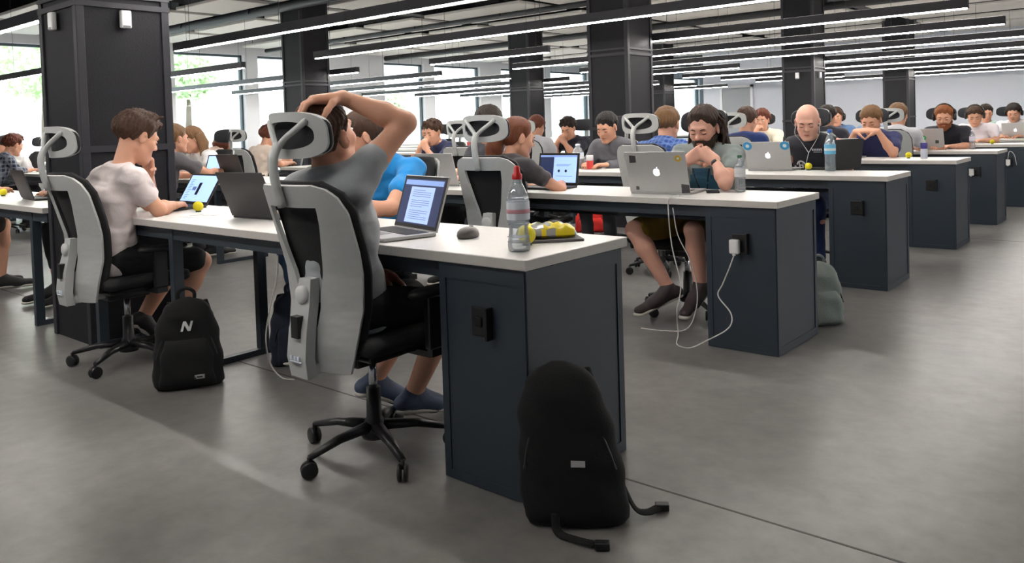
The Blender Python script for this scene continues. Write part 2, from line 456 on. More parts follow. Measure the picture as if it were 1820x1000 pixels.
for k, y in enumerate(ROWS):
    o = ordinal[k]
    if k % 3 == 0:
        make_desk(3.08, True, [-2.21, -3.06], 'white-topped desk with blue-grey end cabinet, %s row, between aisle and column' % o, (XE, y, 0))
        make_desk(3.05, False, [-.3, -2.9], 'white-topped desk on steel legs, %s row, just beyond the column' % o, (-5.15, y, 0))
    else:
        make_desk(3.3, True, [-3.2, -1.8], 'white-topped desk with blue-grey end cabinet by the aisle, %s row' % o, (XE, y, 0))
        make_desk(3.4, False, [-.1, -1.8, -3.3], 'white-topped desk on steel legs in the middle of the %s row' % o, (XE-3.302, y, 0))
    if k:
        if k % 3: make_desk(3.3, False, [-.1, -3.2], 'white-topped desk near the windows, inner one of the %s row' % o, (-9.8, y, 0))
        make_desk(3.28 if k % 3 else 5.4, False, [-.1, -3.2], 'white-topped desk closest to the windows in the %s row' % o, (-13.102 if k % 3 else -10.98, y, 0))
# ------------------------------------------------------------------ office chairs
M_cgrey = mat('chair_light_grey_plastic', (182,184,182), .45, bump=.05)
M_cblk = mat('chair_black_fabric', (20,20,22), .85, bump=.4, bscale=200)
M_mesh = mat('chair_dark_mesh', (30,31,36), .8, bump=.5, bscale=300)
M_chrome = mat('chrome', (190,192,195), .15, 1)
def itp(v, xs, ys): return float(np.interp(v, xs, ys))
BZ = -.012
def back_y(z): return itp(z, (.35,.45,.56,.68,.82,.97), (-.235,-.245,-.232,-.245,-.285,-.33))
def wrap(x): return .085*(abs(x)/.23)**2.2
def chair_back():
    bm = BM(); NR = 44; zs = [.36+i*(.61/NR) for i in range(NR+1)]
    nc = [0,.2,.4,.6,.8,1.]
    rows = []
    for z in zs:
        xo = itp(z, (.36,.45,.6,.75,.88,.93,.955,.97), (.15,.175,.192,.205,.205,.188,.165,.12))
        xi = itp(z, (.36,.50,.6,.72,.84,.9,.97), (.035,.035,.052,.085,.112,.118,.11))
        xs = [-(xo+(xi-xo)*t) for t in nc] + [-xi*.5, 0, xi*.5] + [xi+(xo-xi)*t for t in nc]
        row = []
        for x in xs:
            rib = 0.
            if abs(x) > xi+.03 and abs(x) < xo-.02 and z < .92:
                rib = .006*max(0, math.sin((z*1.0-abs(x)*.9)*2*math.pi/.062))**6
            row.append(bm.verts.new((x, back_y(z)+wrap(x)-rib*-1., z)))
        rows.append(row)
    n = len(rows[0])
    for i in range(NR):
        zc = (zs[i]+zs[i+1])/2
        for j in range(n-1):
            mid = 5 <= j <= n-7
            if mid and .50 < zc < .905: continue
            bm.faces.new((rows[i][j], rows[i][j+1], rows[i+1][j+1], rows[i+1][j]))
    bmesh.ops.recalc_face_normals(bm, faces=bm.faces[:])
    bmesh.ops.solidify(bm, geom=bm.faces[:], thickness=.013)
    return bm
def pad_back():
    bm = BM(); rows = []
    for i in range(31):
        z = .40+i*(.575/30)
        xo = itp(z, (.40,.45,.6,.75,.88,.94,.975), (.16,.182,.199,.212,.212,.188,.13))
        rows.append([bm.verts.new((xo*t, back_y(z)+wrap(xo*t)+.014, z)) for t in (-1,-.75,-.5,-.25,0,.25,.5,.75,1)])
    for a, b in zip(rows, rows[1:]):
        for j in range(8): bm.faces.new((a[j], a[j+1], b[j+1], b[j]))
    bmesh.ops.recalc_face_normals(bm, faces=bm.faces[:])
    if bm.faces[0].normal.y < 0: bmesh.ops.reverse_faces(bm, faces=bm.faces[:])
    bmesh.ops.solidify(bm, geom=bm.faces[:], thickness=-.022)
    return bm
def hr_pt(x, z): return (x, -.315+.055*(abs(x)/.15)**2-.12*(z-1.13), z)
def ring_outline(a, zc, h, n=40, p=3.2, skew=0.):
    out = []
    for k in range(n):
        t = 2*math.pi*k/n; c, s = math.cos(t), math.sin(t)
        x = a*math.copysign(abs(c)**(2/p), c); z = zc+h*math.copysign(abs(s)**(2/p), s)
        out.append((x, z))
    return out
def make_chair(label):
    t = thing('office_chair', label, 'chair')
    s = obj('backrest', chair_back(), M_cgrey, t, smooth=True); sharp(s, 50)
    obj('back_pad', pad_back(), M_cblk, s, smooth=True)
    # spine: grey bracket low on the back, its slot, knob and maker's mark
    bm = BM()
    pr = [(.345,-.30,.045),(.41,-.31,.05),(.50,-.30,.048),(.58,-.28,.04),(.66,-.265,.03)]
    rows = [[bm.verts.new((sx*w, y+dy, z)) for sx, dy in ((-1,0),(1,0),(.9,.04),(-.9,.04))] for z, y, w in pr]
    for a, b in zip(rows, rows[1:]):
        for j in range(4): bm.faces.new((a[j], a[(j+1)%4], b[(j+1)%4], b[j]))
    bm.faces.new(rows[0]); bm.faces.new(rows[-1])
    box(bm, -.04, .04, -.28, .0, .35, .388, bev=.008)
    sp = obj('spine', bm, M_cgrey, t); sharp(sp, 35)
    bm = BM(); box(bm, -.018, .018, -.313, -.28, .475, .545); obj('slot', bm, M_blk, sp)
    bm = BM(); lathe(bm, [(.0,0),(.028,0),(.03,.006),(.03,.016),(.022,.022),(0,.022)], 20, M=tr(0,-.268,.61)@rotx(math.pi/2)); obj('knob', bm, mat('off_white_plastic', (205,206,204), .4), sp, smooth=True)
    bm = BM()
    for x in (-.028, -.008, .01): box(bm, x, x+.011, -.3145, -.305, .405, .417)
    box(bm, -.03, .026, -.315, -.305, .398, .4005)
    obj('maker_mark', bm, mat('mark_silver', (225,232,245), .3), sp)
    # headrest
    outer = ring_outline(.152, 1.124, .074, p=3.4)
    bm = BM(); N = len(outer); R = []
    inn = ring_outline(.116, 1.124, .044, p=2.6)
    for (x, z), (xi, zi) in zip(outer, inn):
        y0 = hr_pt(x, z)[1]; y1 = hr_pt(xi, zi)[1]
        R.append([bm.verts.new(v) for v in ((x, y0-.010, z), (xi, y1-.010, zi), (xi, y1+.012, zi), (x, y0+.012, z))])
    for k in range(N):
        a, b = R[k], R[(k+1) % N]
        for j in range(4): bm.faces.new((a[j], a[(j+1)%4], b[(j+1)%4], b[j]))
    h = obj('headrest', bm, M_cgrey, t, smooth=True); sharp(h, 50)
    bm = BM()
    g = []
    for f in (1., .92, .75, .5):
        g.append([bm.verts.new((x*f, hr_pt(x*f, 1.127+(z-1.127)*f)[1]+.013+.014*(1-f*f), 1.127+(z-1.127)*f)) for x, z in ring_outline(.1515, 1.124, .0735, p=3.3)])
    for a, b in zip(g, g[1:]):
        for j in range(len(a)): bm.faces.new((a[j], a[(j+1) % len(a)], b[(j+1) % len(a)], b[j]))
    bm.faces.new(g[-1]); bmesh.ops.recalc_face_normals(bm, faces=bm.faces[:]); bmesh.ops.solidify(bm, geom=bm.faces[:], thickness=.014)
    obj('headrest_pad', bm, M_mesh, h, smooth=True)
    bm = BM()
    tube(bm, spline([(0,-.338,.90),(0,-.36,.98),(0,-.365,1.05),(0,-.345,1.10)], 5), .0185, 10, flat=.75)
    for sx in (-1, 1): tube(bm, spline([(0,-.347,1.085),(sx*.03,-.338,1.115),(sx*.075,-.318,1.15),(sx*.10,-.305,1.172)], 4), [.011]*12+[.008], 8)
    st = obj('stem', bm, M_cgrey, t, smooth=True)
    # seat, arms, lift, base
    bm = BM(); box(bm, -.225, .225, -.19, .235, .405, .462, bev=.026); obj('seat', bm, M_cblk, t, smooth=True)
    bm = BM(); box(bm, -.20, .20, -.17, .20, .385, .41, bev=.01); box(bm, -.07, .07, -.12, .09, .335, .39, bev=.01); obj('seat_pan', bm, M_blk, t)
    for sx in (-1, 1):
        bm = BM(); lathe(bm, [(0,0),(.9,0),(1,.3),(1,.7),(.9,1),(0,1)], 20, M=tr(sx*.262,.07,.58)@Matrix.Diagonal((.043,.125,.024,1)))
        pdd = obj('armrest', bm, M_blk, t, smooth=True)
        bm = BM(); box(bm, sx*.262-.014, sx*.262+.014, .02, .085, .40, .583, bev=.006)
        box(bm, sx*.262-.012 if sx > 0 else sx*.262-.05, sx*.262+.05 if sx < 0 else sx*.262+.012, .03, .08, .375, .40); box(bm, min(sx*.10, sx*.26), max(sx*.10, sx*.26), .03, .08, .372, .392)
        obj('arm_post', bm, M_blk, pdd)
    bm = BM(); tube(bm, [(0,0,.20),(0,0,.345)], .015, 16); obj('gas_lift', bm, M_chrome, t, smooth=True)
    bm = BM(); lathe(bm, [(.045,.06),(.05,.075),(.036,.115),(.027,.13),(.025,.235),(.0,.236)], 18); b = obj('base', bm, M_blk, t, smooth=True)
    for k in range(5):
        a = 2*math.pi*k/5+.89; c, s = math.cos(a), math.sin(a)
        bm = BM(); tube(bm, [(c*.03,s*.03,.10),(c*.15,s*.15,.094),(c*.265,s*.265,.068)], [.026,.02,.013], 8, flat=.75)
        sp = obj('spoke', bm, M_blk, t, smooth=True)
        bm = BM(); ax = a+1.1
        M = tr(c*.268, s*.268, .029) @ rotz(ax) @ roty(math.pi/2)
        for q in (-.011, .011): lathe(bm, [(0,-.007),(.024,-.007),(.028,-.004),(.028,.004),(.024,.007),(0,.007)], 18, M=M@tr(0,0,q), c=(0,0,0))
        tube(bm, [(c*.268,s*.268,.07),(c*.268,s*.268,.04)], .007, 8)
        obj('caster', bm, M_blk, sp, smooth=True)
    return t
CH0 = make_chair('x'); _first = [True]
def place_chair(x, y, rz, label, spin=0., head=True, group='office chairs with headrests'):
    if _first[0]: o = CH0; _first[0] = False
    else: o = copy_tree(CH0)
    o.location = (x, y, 0); o.rotation_euler = (0, 0, rz); o['label'] = label; o['group'] = group
    if not head:
        for c in [c for c in o.children if c.name.split('.')[0] in ('headrest', 'stem')]:
            for g in list(c.children): bpy.data.objects.remove(g)
            bpy.data.objects.remove(c)
    if spin:
        for c in o.children:
            if c.name.split('.')[0] in ('spoke', 'base'): c.rotation_euler = (0, 0, spin)
    return o
# ------------------------------------------------------------------ people: signed-distance bodies turned into one mesh each
def V3(*a): return np.array(a, dtype=np.float64)
class SDF:
    """smooth union of rounded cones and ellipsoids on a grid"""
    def __init__(s): s.p = []
    def rc(s, a, b, ra, rb, k=.02, flat=None, fs=1.): s.p.append(('c', V3(*a), V3(*b), ra, rb, k, None if flat is None else V3(*flat)/np.linalg.norm(flat), fs)); return s
    def el(s, c, r, R=None, k=.02, sub=False): s.p.append(('s' if sub else 'e', V3(*c), V3(*r), None if R is None else np.array(R), k)); return s
    def bounds(s):
        lo = V3(9,9,9); hi = -lo
        for q in s.p:
            if q[0] == 'c':
                m = max(q[3], q[4])+.01
                lo = np.minimum(lo, np.minimum(q[1], q[2])-m); hi = np.maximum(hi, np.maximum(q[1], q[2])+m)
            elif q[0] == 'e':
                m = max(q[2])+.01; lo = np.minimum(lo, q[1]-m); hi = np.maximum(hi, q[1]+m)
        return lo, hi
    def grid(s, h, pad=.02):
        lo, hi = s.bounds(); lo -= pad; hi += pad
        n = np.ceil((hi-lo)/h).astype(int)+1
        F = np.full(n, .05, np.float32)
        ax = [lo[i]+h*np.arange(n[i]) for i in range(3)]
        for q in s.p:
            if q[0] == 'c': m = max(q[3], q[4])+.045; l = np.minimum(q[1], q[2])-m; u = np.maximum(q[1], q[2])+m
            else: m = max(q[2])+.045; l = q[1]-m; u = q[1]+m
            i0 = np.clip(((l-lo)/h).astype(int), 0, n-1); i1 = np.clip(((u-lo)/h).astype(int)+2, 1, n)
            X = ax[0][i0[0]:i1[0], None, None]; Y = ax[1][None, i0[1]:i1[1], None]; Z = ax[2][None, None, i0[2]:i1[2]]
            sl = (slice(i0[0], i1[0]), slice(i0[1], i1[1]), slice(i0[2], i1[2]))
            if q[0] == 'c':
                _, a, b, ra, rb, k, fl, fs = q
                px, py, pz = X-a[0], Y-a[1], Z-a[2]; d = b-a; dd = max(float(d@d), 1e-9)
                t = np.clip((px*d[0]+py*d[1]+pz*d[2])/dd, 0, 1)
                px = px-t*d[0]; py = py-t*d[1]; pz = pz-t*d[2]
                if fl is not None:
                    c = (px*fl[0]+py*fl[1]+pz*fl[2])*(1/fs-1); px = px+c*fl[0]; py = py+c*fl[1]; pz = pz+c*fl[2]
                D = np.sqrt(px*px+py*py+pz*pz)-(ra+(rb-ra)*t)
                if fl is not None: D = D*(.5+.5*fs)
            else:
                c, r, R, k = q[1], q[2], q[3], q[4]
                px, py, pz = X-c[0], Y-c[1], Z-c[2]
                if R is not None: px, py, pz = [R[0][i]*px+R[1][i]*py+R[2][i]*pz for i in range(3)]
                k0 = np.sqrt((px/r[0])**2+(py/r[1])**2+(pz/r[2])**2)
                k1 = np.sqrt((px/r[0]**2)**2+(py/r[1]**2)**2+(pz/r[2]**2)**2)+1e-9
                D = k0*(k0-1)/k1
            A = F[sl]
            if q[0] == 's':
                hh = np.clip(.5-.5*(A+D)/k, 0, 1); F[sl] = A+(-D-A)*hh+k*hh*(1-hh)
            else:
                hh = np.clip(.5+.5*(A-D)/k, 0, 1); F[sl] = A+(D-A)*hh-k*hh*(1-hh)
        return F, lo, h
def coords(F, lo, h):
    return [lo[i]+h*np.arange(F.shape[i]).reshape([-1 if j == i else 1 for j in range(3)]) for i in range(3)]
def nets(F, lo, h):
    """surface nets: quads around the zero level of F"""
    F = F.copy(); F[[0,-1],:,:] = .05; F[:,[0,-1],:] = .05; F[:,:,[0,-1]] = .05
    S = F < 0
    nx, ny, nz = [n-1 for n in F.shape]
    cnt = np.zeros((nx,ny,nz), np.int8)
    for i in (0,1):
        for j in (0,1):
            for k in (0,1): cnt += S[i:i+nx, j:j+ny, k:k+nz]
    act = (cnt > 0) & (cnt < 8)
    idx = -np.ones(act.shape, np.int64); I = np.argwhere(act); idx[act] = np.arange(len(I))
    P = np.zeros((len(I), 3)); W = np.zeros(len(I))
    for ax in range(3):
        for a in (0,1):
            for b in (0,1):
                o = [0,0,0]; oo = [x for x in range(3) if x != ax]; o[oo[0]] = a; o[oo[1]] = b
                e = list(o); e[ax] = 1
                f0 = F[I[:,0]+o[0], I[:,1]+o[1], I[:,2]+o[2]]; f1 = F[I[:,0]+e[0], I[:,1]+e[1], I[:,2]+e[2]]
                m = (f0 < 0) != (f1 < 0); t = np.where(m, f0/np.where(m, f0-f1, 1), 0)
                q = np.tile(np.array(o, float), (len(I), 1)); q[:,ax] += t
                P[m] += q[m]; W += m
    P = lo+h*(I+P/np.maximum(W, 1)[:,None])
    quads = []
    for ax in range(3):
        oo = [(ax+1) % 3, (ax+2) % 3]
        s0 = [slice(1, n) for n in (nx,ny,nz)]; s0[ax] = slice(0, (nx,ny,nz)[ax])
        a = S[tuple(s0)]; s1 = list(s0); s1[ax] = slice(1, (nx,ny,nz)[ax]+1); b = S[tuple(s1)]
        E = np.argwhere(a != b); base = E.copy()
        for x in oo: base[:,x] += 1
        fl = a[E[:,0],E[:,1],E[:,2]]
        def g(da, db):
            c = base.copy(); c[:,oo[0]] -= da; c[:,oo[1]] -= db
            return idx[c[:,0],c[:,1],c[:,2]]
        q = np.stack([g(1,1), g(0,1), g(0,0), g(1,0)], 1)
        q[~fl] = q[~fl][:, ::-1]; quads.append(q)
    Q = np.concatenate(quads); return P, Q[(Q >= 0).all(1)]
def mesh_np(name, P, Q, m, parent):
    me = bpy.data.meshes.new(name); me.vertices.add(len(P)); me.vertices.foreach_set('co', P.astype(np.float32).ravel())
    me.loops.add(len(Q)*4); me.loops.foreach_set('vertex_index', Q.astype(np.int32).ravel())
    me.polygons.add(len(Q)); me.polygons.foreach_set('loop_start', np.arange(0, len(Q)*4, 4, dtype=np.int32))
    me.polygons.foreach_set('use_smooth', np.ones(len(Q), bool))
    me.update(calc_edges=True); me.validate(); me.materials.append(m)
    return link(bpy.data.objects.new(name, me), parent)
def sdf_obj(name, S, h, m, parent, mod=None):
    F, lo, h = S.grid(h)
    if mod: F = mod(F, *coords(F, lo, h)).astype(np.float32)
    P, Q = nets(F, lo, h)
    return mesh_np(name, P, Q, m, parent)
def smax(a, b, k):
    hh = np.clip(.5-.5*(a-b)/k, 0, 1); return a*(1-hh)+b*hh+k*hh*(1-hh)
def folds(seed, amp=.007, f=38.):
    rs = np.random.RandomState(seed); ws = []
    for i in range(11):
        if i == 7: f *= 2.1
        v = rs.normal(size=3); v[2] *= 1.7; v /= np.linalg.norm(v); ws.append((v*f*(.5+.9*rs.rand()), rs.rand()*6.28, rs.normal(size=3)*f*.25))
    def mod(F, X, Y, Z):
        s = 0
        for i, (v, ph, w) in enumerate(ws):
            s = s+(1 if i < 7 else .5)*np.sin(v[0]*X+v[1]*Y+v[2]*Z+ph+1.3*np.sin(w[0]*X+w[1]*Y+w[2]*Z))
        return F+amp*np.clip(s/2.6, -.9, .9)-amp*.55
    return mod
M_skin = mat('skin_warm', (214,160,132), .5, bump=.05, bscale=90, spec=.35, var=.05)
M_skin2 = mat('skin_tan', (196,140,110), .5, bump=.05, bscale=90, spec=.35, var=.05)
M_skin3 = mat('skin_pink', (226,172,150), .5, bump=.05, bscale=90, spec=.35, var=.05)
M_lip = mat('lips', (176,104,92), .45)
M_eyew = mat('eye_white', (225,222,218), .25)
M_iris = mat('iris_dark', (40,30,24), .25)
HAIR = {'brown': (70,48,34), 'dark': (40,30,25), 'light': (120,88,58), 'ginger': (140,82,44), 'auburn': (98,50,34), 'chestnut': (112,62,38), 'walnut': (58,42,34), 'grey': (90,84,78), 'black': (30,25,23)}
def plaid(name, a, b, f=28.):
    if name in MATS: return MATS[name]
    m = mat(name, a, .85); nt = m.node_tree; L = nt.links.new; bs = nt.nodes['Principled BSDF']
    tc = nt.nodes.new('ShaderNodeTexCoord'); src = bs.inputs['Base Color'].links[0].from_socket
    for ax in ('X', 'Z', 'Y'):
        w_ = nt.nodes.new('ShaderNodeTexWave'); w_.wave_type = 'BANDS'; w_.bands_direction = ax; w_.inputs['Scale'].default_value = f/(1 if ax != 'Y' else 1)/6.28*2; w_.inputs['Distortion'].default_value = .6
        L(tc.outputs['Object'], w_.inputs[0]); r = nt.nodes.new('ShaderNodeMath'); r.operation = 'GREATER_THAN'; r.inputs[1].default_value = .72; L(w_.outputs['Fac'], r.inputs[0])
        h = nt.nodes.new('ShaderNodeMath'); h.operation = 'MULTIPLY'; h.inputs[1].default_value = .45; L(r.outputs[0], h.inputs[0])
        mx = nt.nodes.new('ShaderNodeMix'); mx.data_type = 'RGBA'; L(h.outputs[0], mx.inputs['Factor']); L(src, mx.inputs['A']); mx.inputs['B'].default_value = rgb(*b); src = mx.outputs['Result']
    L(src, bs.inputs['Base Color']); return m
def hair_mat(k): return mat('hair_'+k, HAIR[k], .5, bump=1., bscale=260, var=.5, spec=.3)
def rotm(yaw, pitch, roll): return np.array((Matrix.Rotation(yaw,3,'Z') @ Matrix.Rotation(-pitch,3,'X') @ Matrix.Rotation(roll,3,'Y')))
POSE = dict(pelvis=(0,-.085,.575), waist=(0,-.07,.675), chest=(0,-.01,.82), neck=(0,.03,.985), head=(0,.065,1.12),
    shR=(.175,.0,.925), shL=(-.175,.0,.925), elR=(.235,.15,.73), elL=(-.235,.15,.73), wrR=(.14,.37,.775), wrL=(-.14,.37,.775),
    hipR=(.085,-.06,.555), hipL=(-.085,-.06,.555), knR=(.12,.36,.505), knL=(-.12,.36,.505), anR=(.12,.33,.10), anL=(-.12,.33,.10),
    toR=(.13,.52,.035), toL=(-.13,.52,.035), hd=(0,.35,0), hand=None)
def nrm(v): v = V3(*v); return v/(np.linalg.norm(v)+1e-9)
def hand(S, wr, d, pn, thumb, curl=.5, sc=1., rmin=0., spread=.25, fist=False):
    """palm and five fingers; d = fingers' direction, pn = where the palm faces, thumb = +1/-1 side"""
    d = nrm(d); pn = nrm(V3(*pn)-np.dot(pn, d)*d); sd = np.cross(pn, d)*thumb; wr = V3(*wr)
    for q, w in ((-.026,.016),(-.009,.017),(.009,.017),(.026,.016)):
        S.rc(wr+sd*q*.7*sc, wr+(d*.085+sd*q)*sc, .017*sc, .0135*sc, .014)
    L = (.062, .074, .080, .070)
    for i, q in enumerate((-.030, -.010, .011, .031)):
        p = wr+(d*.085+sd*q)*sc; a = curl*.55; dr = nrm(d+sd*q*spread*12*.3)
        r = max(.0088*sc, rmin)
        for j, f in enumerate((.45, .32, .23)):
            dj = nrm(math.cos(a)*dr+math.sin(a)*pn); p2 = p+dj*L[i]*f*sc
            S.rc(p, p2, r, r*.9, .004); p = p2; a += curl*(.9 if j == 0 else .7); r *= .93
    p = wr+(sd*.022+d*.02)*sc; dt = nrm(sd*.8+d*.65+pn*.35); r = max(.0115*sc, rmin)
    for f in (.040, .032, .026):
        p2 = p+dt*f*sc; S.rc(p, p2, r, r*.88, .008); p = p2; r *= .9; dt = nrm(dt*.8+d*.5*(.3 if not fist else -.2)+pn*.45*curl)
def person(label, loc, rz, pose={}, skin=M_skin, hair='brown', style='short', shirt=(120,120,120), sleeves=.55, pants=(40,40,46), legs='long',
           shoes=(30,30,32), res=.010, head=(0,.35,0), sc=.95, seed=1, beard=None, hands={}, extras=(), fold=.007, face=True, shirt_mat=None, group=None, hairamp=.006, lower=True, female=False, ear=True, hemcut=.045, headscale=1.09):
    J = {k: V3(*v) if v is not None else None for k, v in {**POSE, **pose}.items() if k not in ('hd', 'hand')}
    root = thing('person', label, 'person', loc, rz, group); root.scale = (sc, sc, sc)
    H = J['head']; R = rotm(*head)
    hs = headscale
    def hp(x, y, z): return H+R@(V3(x, y, z)*hs)
    B = SDF(); hr = min(res, .0075)
    # torso
    sp = nrm(J['chest']-J['pelvis']); lat = nrm(J['shR']-J['shL']); fwd = np.cross(sp, lat)*-1; fwd = nrm(np.cross(lat, sp))*-1
    fb = 1. if not female else .88
    def torso(S, g, k=.05, hem=0.):
        S.rc(J['pelvis']-sp*hem, J['waist'], .140+g*1.3, .128*fb+g, k, fwd, .78)
        S.rc(J['waist'], J['chest'], .128*fb+g, .150*fb+g, k, fwd, .68)
        S.rc(J['chest']+lat*.0, J['neck']-sp*.075, .150*fb+g, .10+g, k, fwd, .66)
        S.rc(J['shL']+lat*.03-sp*.01, J['shR']-lat*.03-sp*.01, .048+g*.6, .048+g*.6, k)
        for q in ('R', 'L'):
            S.rc(J['neck']-sp*.03, J['sh'+q]-sp*.0, .042+g*.5, .045+g*.6, .035)
        if female: 
            for q in (-.06, .06): S.el(J['chest']+lat*q+fwd*-.0+nrm(fwd)*.085, (.055+g,)*3, None, .04)
    torso(B, -.006)
    B.rc(J['neck']-sp*.03, hp(0,-.025,-.055), .054*fb, .050*fb, .025)
    for q, sg in (('R', 1), ('L', -1)):
        sh, el, wr = J['sh'+q], J['el'+q], J['wr'+q]; fa = nrm(wr-el); ua = nrm(el-sh)
        B.rc(sh, sh+(el-sh)*.45, .050*fb, .045*fb, .03); B.rc(sh+(el-sh)*.45, el, .045*fb, .037*fb, .02)
        B.rc(el, el+(wr-el)*.35, .038*fb, .041*fb, .015); B.rc(el+(wr-el)*.35, wr, .041*fb, .024, .015)
        hk = {**dict(d=fa, pn=(0,0,-1), curl=.5, thumb=-sg), **hands.get(q, {})}
        hand(B, wr, hk['d'], hk['pn'], -hk['thumb'] if False else hk['thumb'], hk['curl'], hk.get('sc', 1.04), .0095 if res > .007 else 0.)
    if lower:
        for q in ('R', 'L'):
            hi, kn, an = J['hip'+q], J['kn'+q], J['an'+q]
            B.rc(hi, kn, .080, .054, .03); B.rc(kn, kn+(an-kn)*.3, .052, .055, .02); B.rc(kn+(an-kn)*.3, an, .055, .034, .02)
            B.rc(an, an+(J['to'+q]-an)*.4+V3(0,0,-.02), .034, .034, .02)
    # head
    S = B
    def he(c, r, k=.02, sub=False): S.el(hp(*c), V3(*r)*hs, R, k, sub)
    he((0,-.014,.030), (.075,.094,.086)); he((0,.030,-.030), (.060,.062,.083), .03)
    for x in (-1, 1):
        S.rc(hp(x*.050,.0,-.052), hp(x*.018,.066,-.098), .020, .017, .025)
        he((x*.036,.062,-.020), (.022,.02,.02), .02)
        he((x*.031,.094,.006), (.017,.014,.011), .010, True)
        if ear:
            S.el(hp(x*.079,-.006,-.006), (.010,.021,.034), R@np.array(Matrix.Rotation(x*-.35,3,'Z')), .006)
            S.el(hp(x*.088,.0,-.002), (.006,.010,.018), R, .004, True)
        S.rc(hp(x*.006,.094,-.022), hp(x*.013,.094,-.026), .009, .008, .006)
    S.rc(hp(-.030,.080,.026), hp(.030,.080,.026), .012, .012, .015)
    S.rc(hp(0,.084,.014), hp(0,.106,-.020), .008, .011, .010)
    S.rc(hp(-.012,.078,-.095), hp(.012,.078,-.095), .014, .014, .015)
    S.rc(hp(-.016,.083,-.055), hp(.016,.083,-.055), .008, .008, .008); S.rc(hp(-.012,.083,-.066), hp(.012,.083,-.066), .008, .008, .006)
    body = sdf_obj('body', B, hr if res <= .0075 else res, skin, root)
    if face:
        bm = BM(); Rm = Matrix(R.tolist()).to_4x4(); HM = Matrix.Translation(H.tolist()) @ Rm @ Matrix.Scale(hs, 4)
        if head[1] < .12:
            for x in (-1, 1): ball(bm, (x*.031,.0805,.003), (.0115,.009,.0045), 10, 8, HM)
            eo = obj('eyes', bm, M_eyew, body, smooth=True)
            bm = BM()
            for x in (-1, 1): ball(bm, (x*.031,.0872,.0012), (.0056,.0036,.0042), 8, 6, HM)
            obj('pupils', bm, M_iris, eo, smooth=True)
        else:       # looking down: lowered lids with a line of lashes
            for x in (-1, 1): ball(bm, (x*.031,.0795,.003), (.0135,.0095,.0085), 12, 8, HM)
            eo = obj('eyelids', bm, skin, body, smooth=True)
            bm = BM()
            for x in (-1, 1): tube(bm, [HM @ Vector(p) for p in ((x*.018,.0855,-.0005),(x*.026,.0893,-.004),(x*.036,.0885,-.004),(x*.044,.0835,-.0005))], [.0012,.002,.002,.0012], 5)
            obj('lashes', bm, M_iris, eo, smooth=True)
        bm = BM()
        for x in (-1, 1): tube(bm, [HM @ Vector(p) for p in ((x*.014,.093,.020),(x*.028,.0925,.026),(x*.044,.084,.022))], [.003,.004,.002], 6)
        obj('eyebrows', bm, hair_mat(hair), body, smooth=True)
        bm = BM(); tube(bm, [HM @ Vector(p) for p in ((-.021,.086,-.0605),(-.008,.0915,-.0585),(.008,.0915,-.0585),(.021,.086,-.0605))], [.002,.0048,.0048,.002], 8); obj('lips', bm, M_lip, body, smooth=True)
    # hair
    if style != 'bald':
        top = {'short': .014, 'messy': .020, 'buzz': .006, 'long': .015, 'pony': .012, 'dread': .015, 'curly': .024}[style]; hairamp = {'curly': .010, 'messy': .008, 'pony': .003}.get(style, .0055)
        Hs = SDF(); Hs.el(hp(0,-.015,.031), V3(.0765+top,.0955+top,.0875+top)*hs, R, .02)
        nape = -.085 if style in ('long', 'pony', 'dread') else -.032
        if style == 'messy':
            rs = np.random.RandomState(seed)
            for i in range(26):
                a = rs.rand()*6.28; rr = rs.rand()*.06; p = (rr*math.cos(a), rr*math.sin(a)+.0, .115-rr*.35)
                Hs.rc(hp(*p), hp(p[0]*1.25+.012*rs.normal(), p[1]*1.2+.02, p[2]+.018+.008*rs.rand()), .013, .006, .012)
            for i in range(9):
                x = -.055+.11*i/8; Hs.rc(hp(x*.9,.07,.085), hp(x,.098+.004*rs.normal(),.055+.012*rs.rand()), .014, .007, .012)
        def hmod(F, X, Y, Z):
            px, py, pz = (X-H[0])/hs, (Y-H[1])/hs, (Z-H[2])/hs
            lx, ly, lz = [R[0][i]*px+R[1][i]*py+R[2][i]*pz for i in range(3)]
            jag = .006*np.sin(lx*150+seed)+.004*np.sin(ly*170+lx*90+seed)
            side = np.clip((np.abs(lx)-.05)/.03, 0, 1)
            zc = np.interp(ly, [-.12,-.05,-.03,-.012,.008,.02,.045,.06,.075,.11], [nape-.02,nape,-.035,.022,.022,.0,.030,.061,.072,.076])+jag
            zc = np.where(ly > .05, zc-.012*(1-side), zc)+(np.interp(ly, [.03,.06], [0,.020]) if style in ('dread','pony') else 0)*.7
            tt = np.clip((lz-zc)/.055, 0, 1); tt = tt*tt*(3-2*tt)
            a1 = np.arctan2(lx, ly+.03)
            n = np.sin(a1*26+lz*70+1.7*np.sin(lz*60+seed))*.55+np.sin(a1*47-lz*110+2*np.sin(a1*9+seed))*.3+.5*np.sin(lx*85+1.3*np.sin(ly*50+seed))*np.sin(ly*60+lz*60+seed)
            return smax(F+top*(1-tt)*.97+hairamp*(.35+.65*tt)*n, zc-lz, .006)
        ho = sdf_obj('hair', Hs, hr, hair_mat(hair), root, hmod)
        L = SDF(); rs = np.random.RandomState(seed+5)
        if style == 'long':
            for i in range(15):
                a = math.pi*(1.12+.76*i/14)+math.pi*0; x, y = .078*math.cos(a), .088*math.sin(a)-.01
                if style == 'long': x, y = .084*math.cos(math.pi*(1.0+1.0*i/14)), .098*math.sin(math.pi*(1.0+1.0*i/14))-.015
                z0 = .03; p0 = hp(x, y, z0); p1 = hp(x*1.12, y*1.08, -.07); p2 = p1+V3(rs.normal()*.008, rs.normal()*.008, -.10-.05*rs.rand())
                L.rc(p0, p1, .020, .021, .014); L.rc(p1, p2, .021, .008, .014)
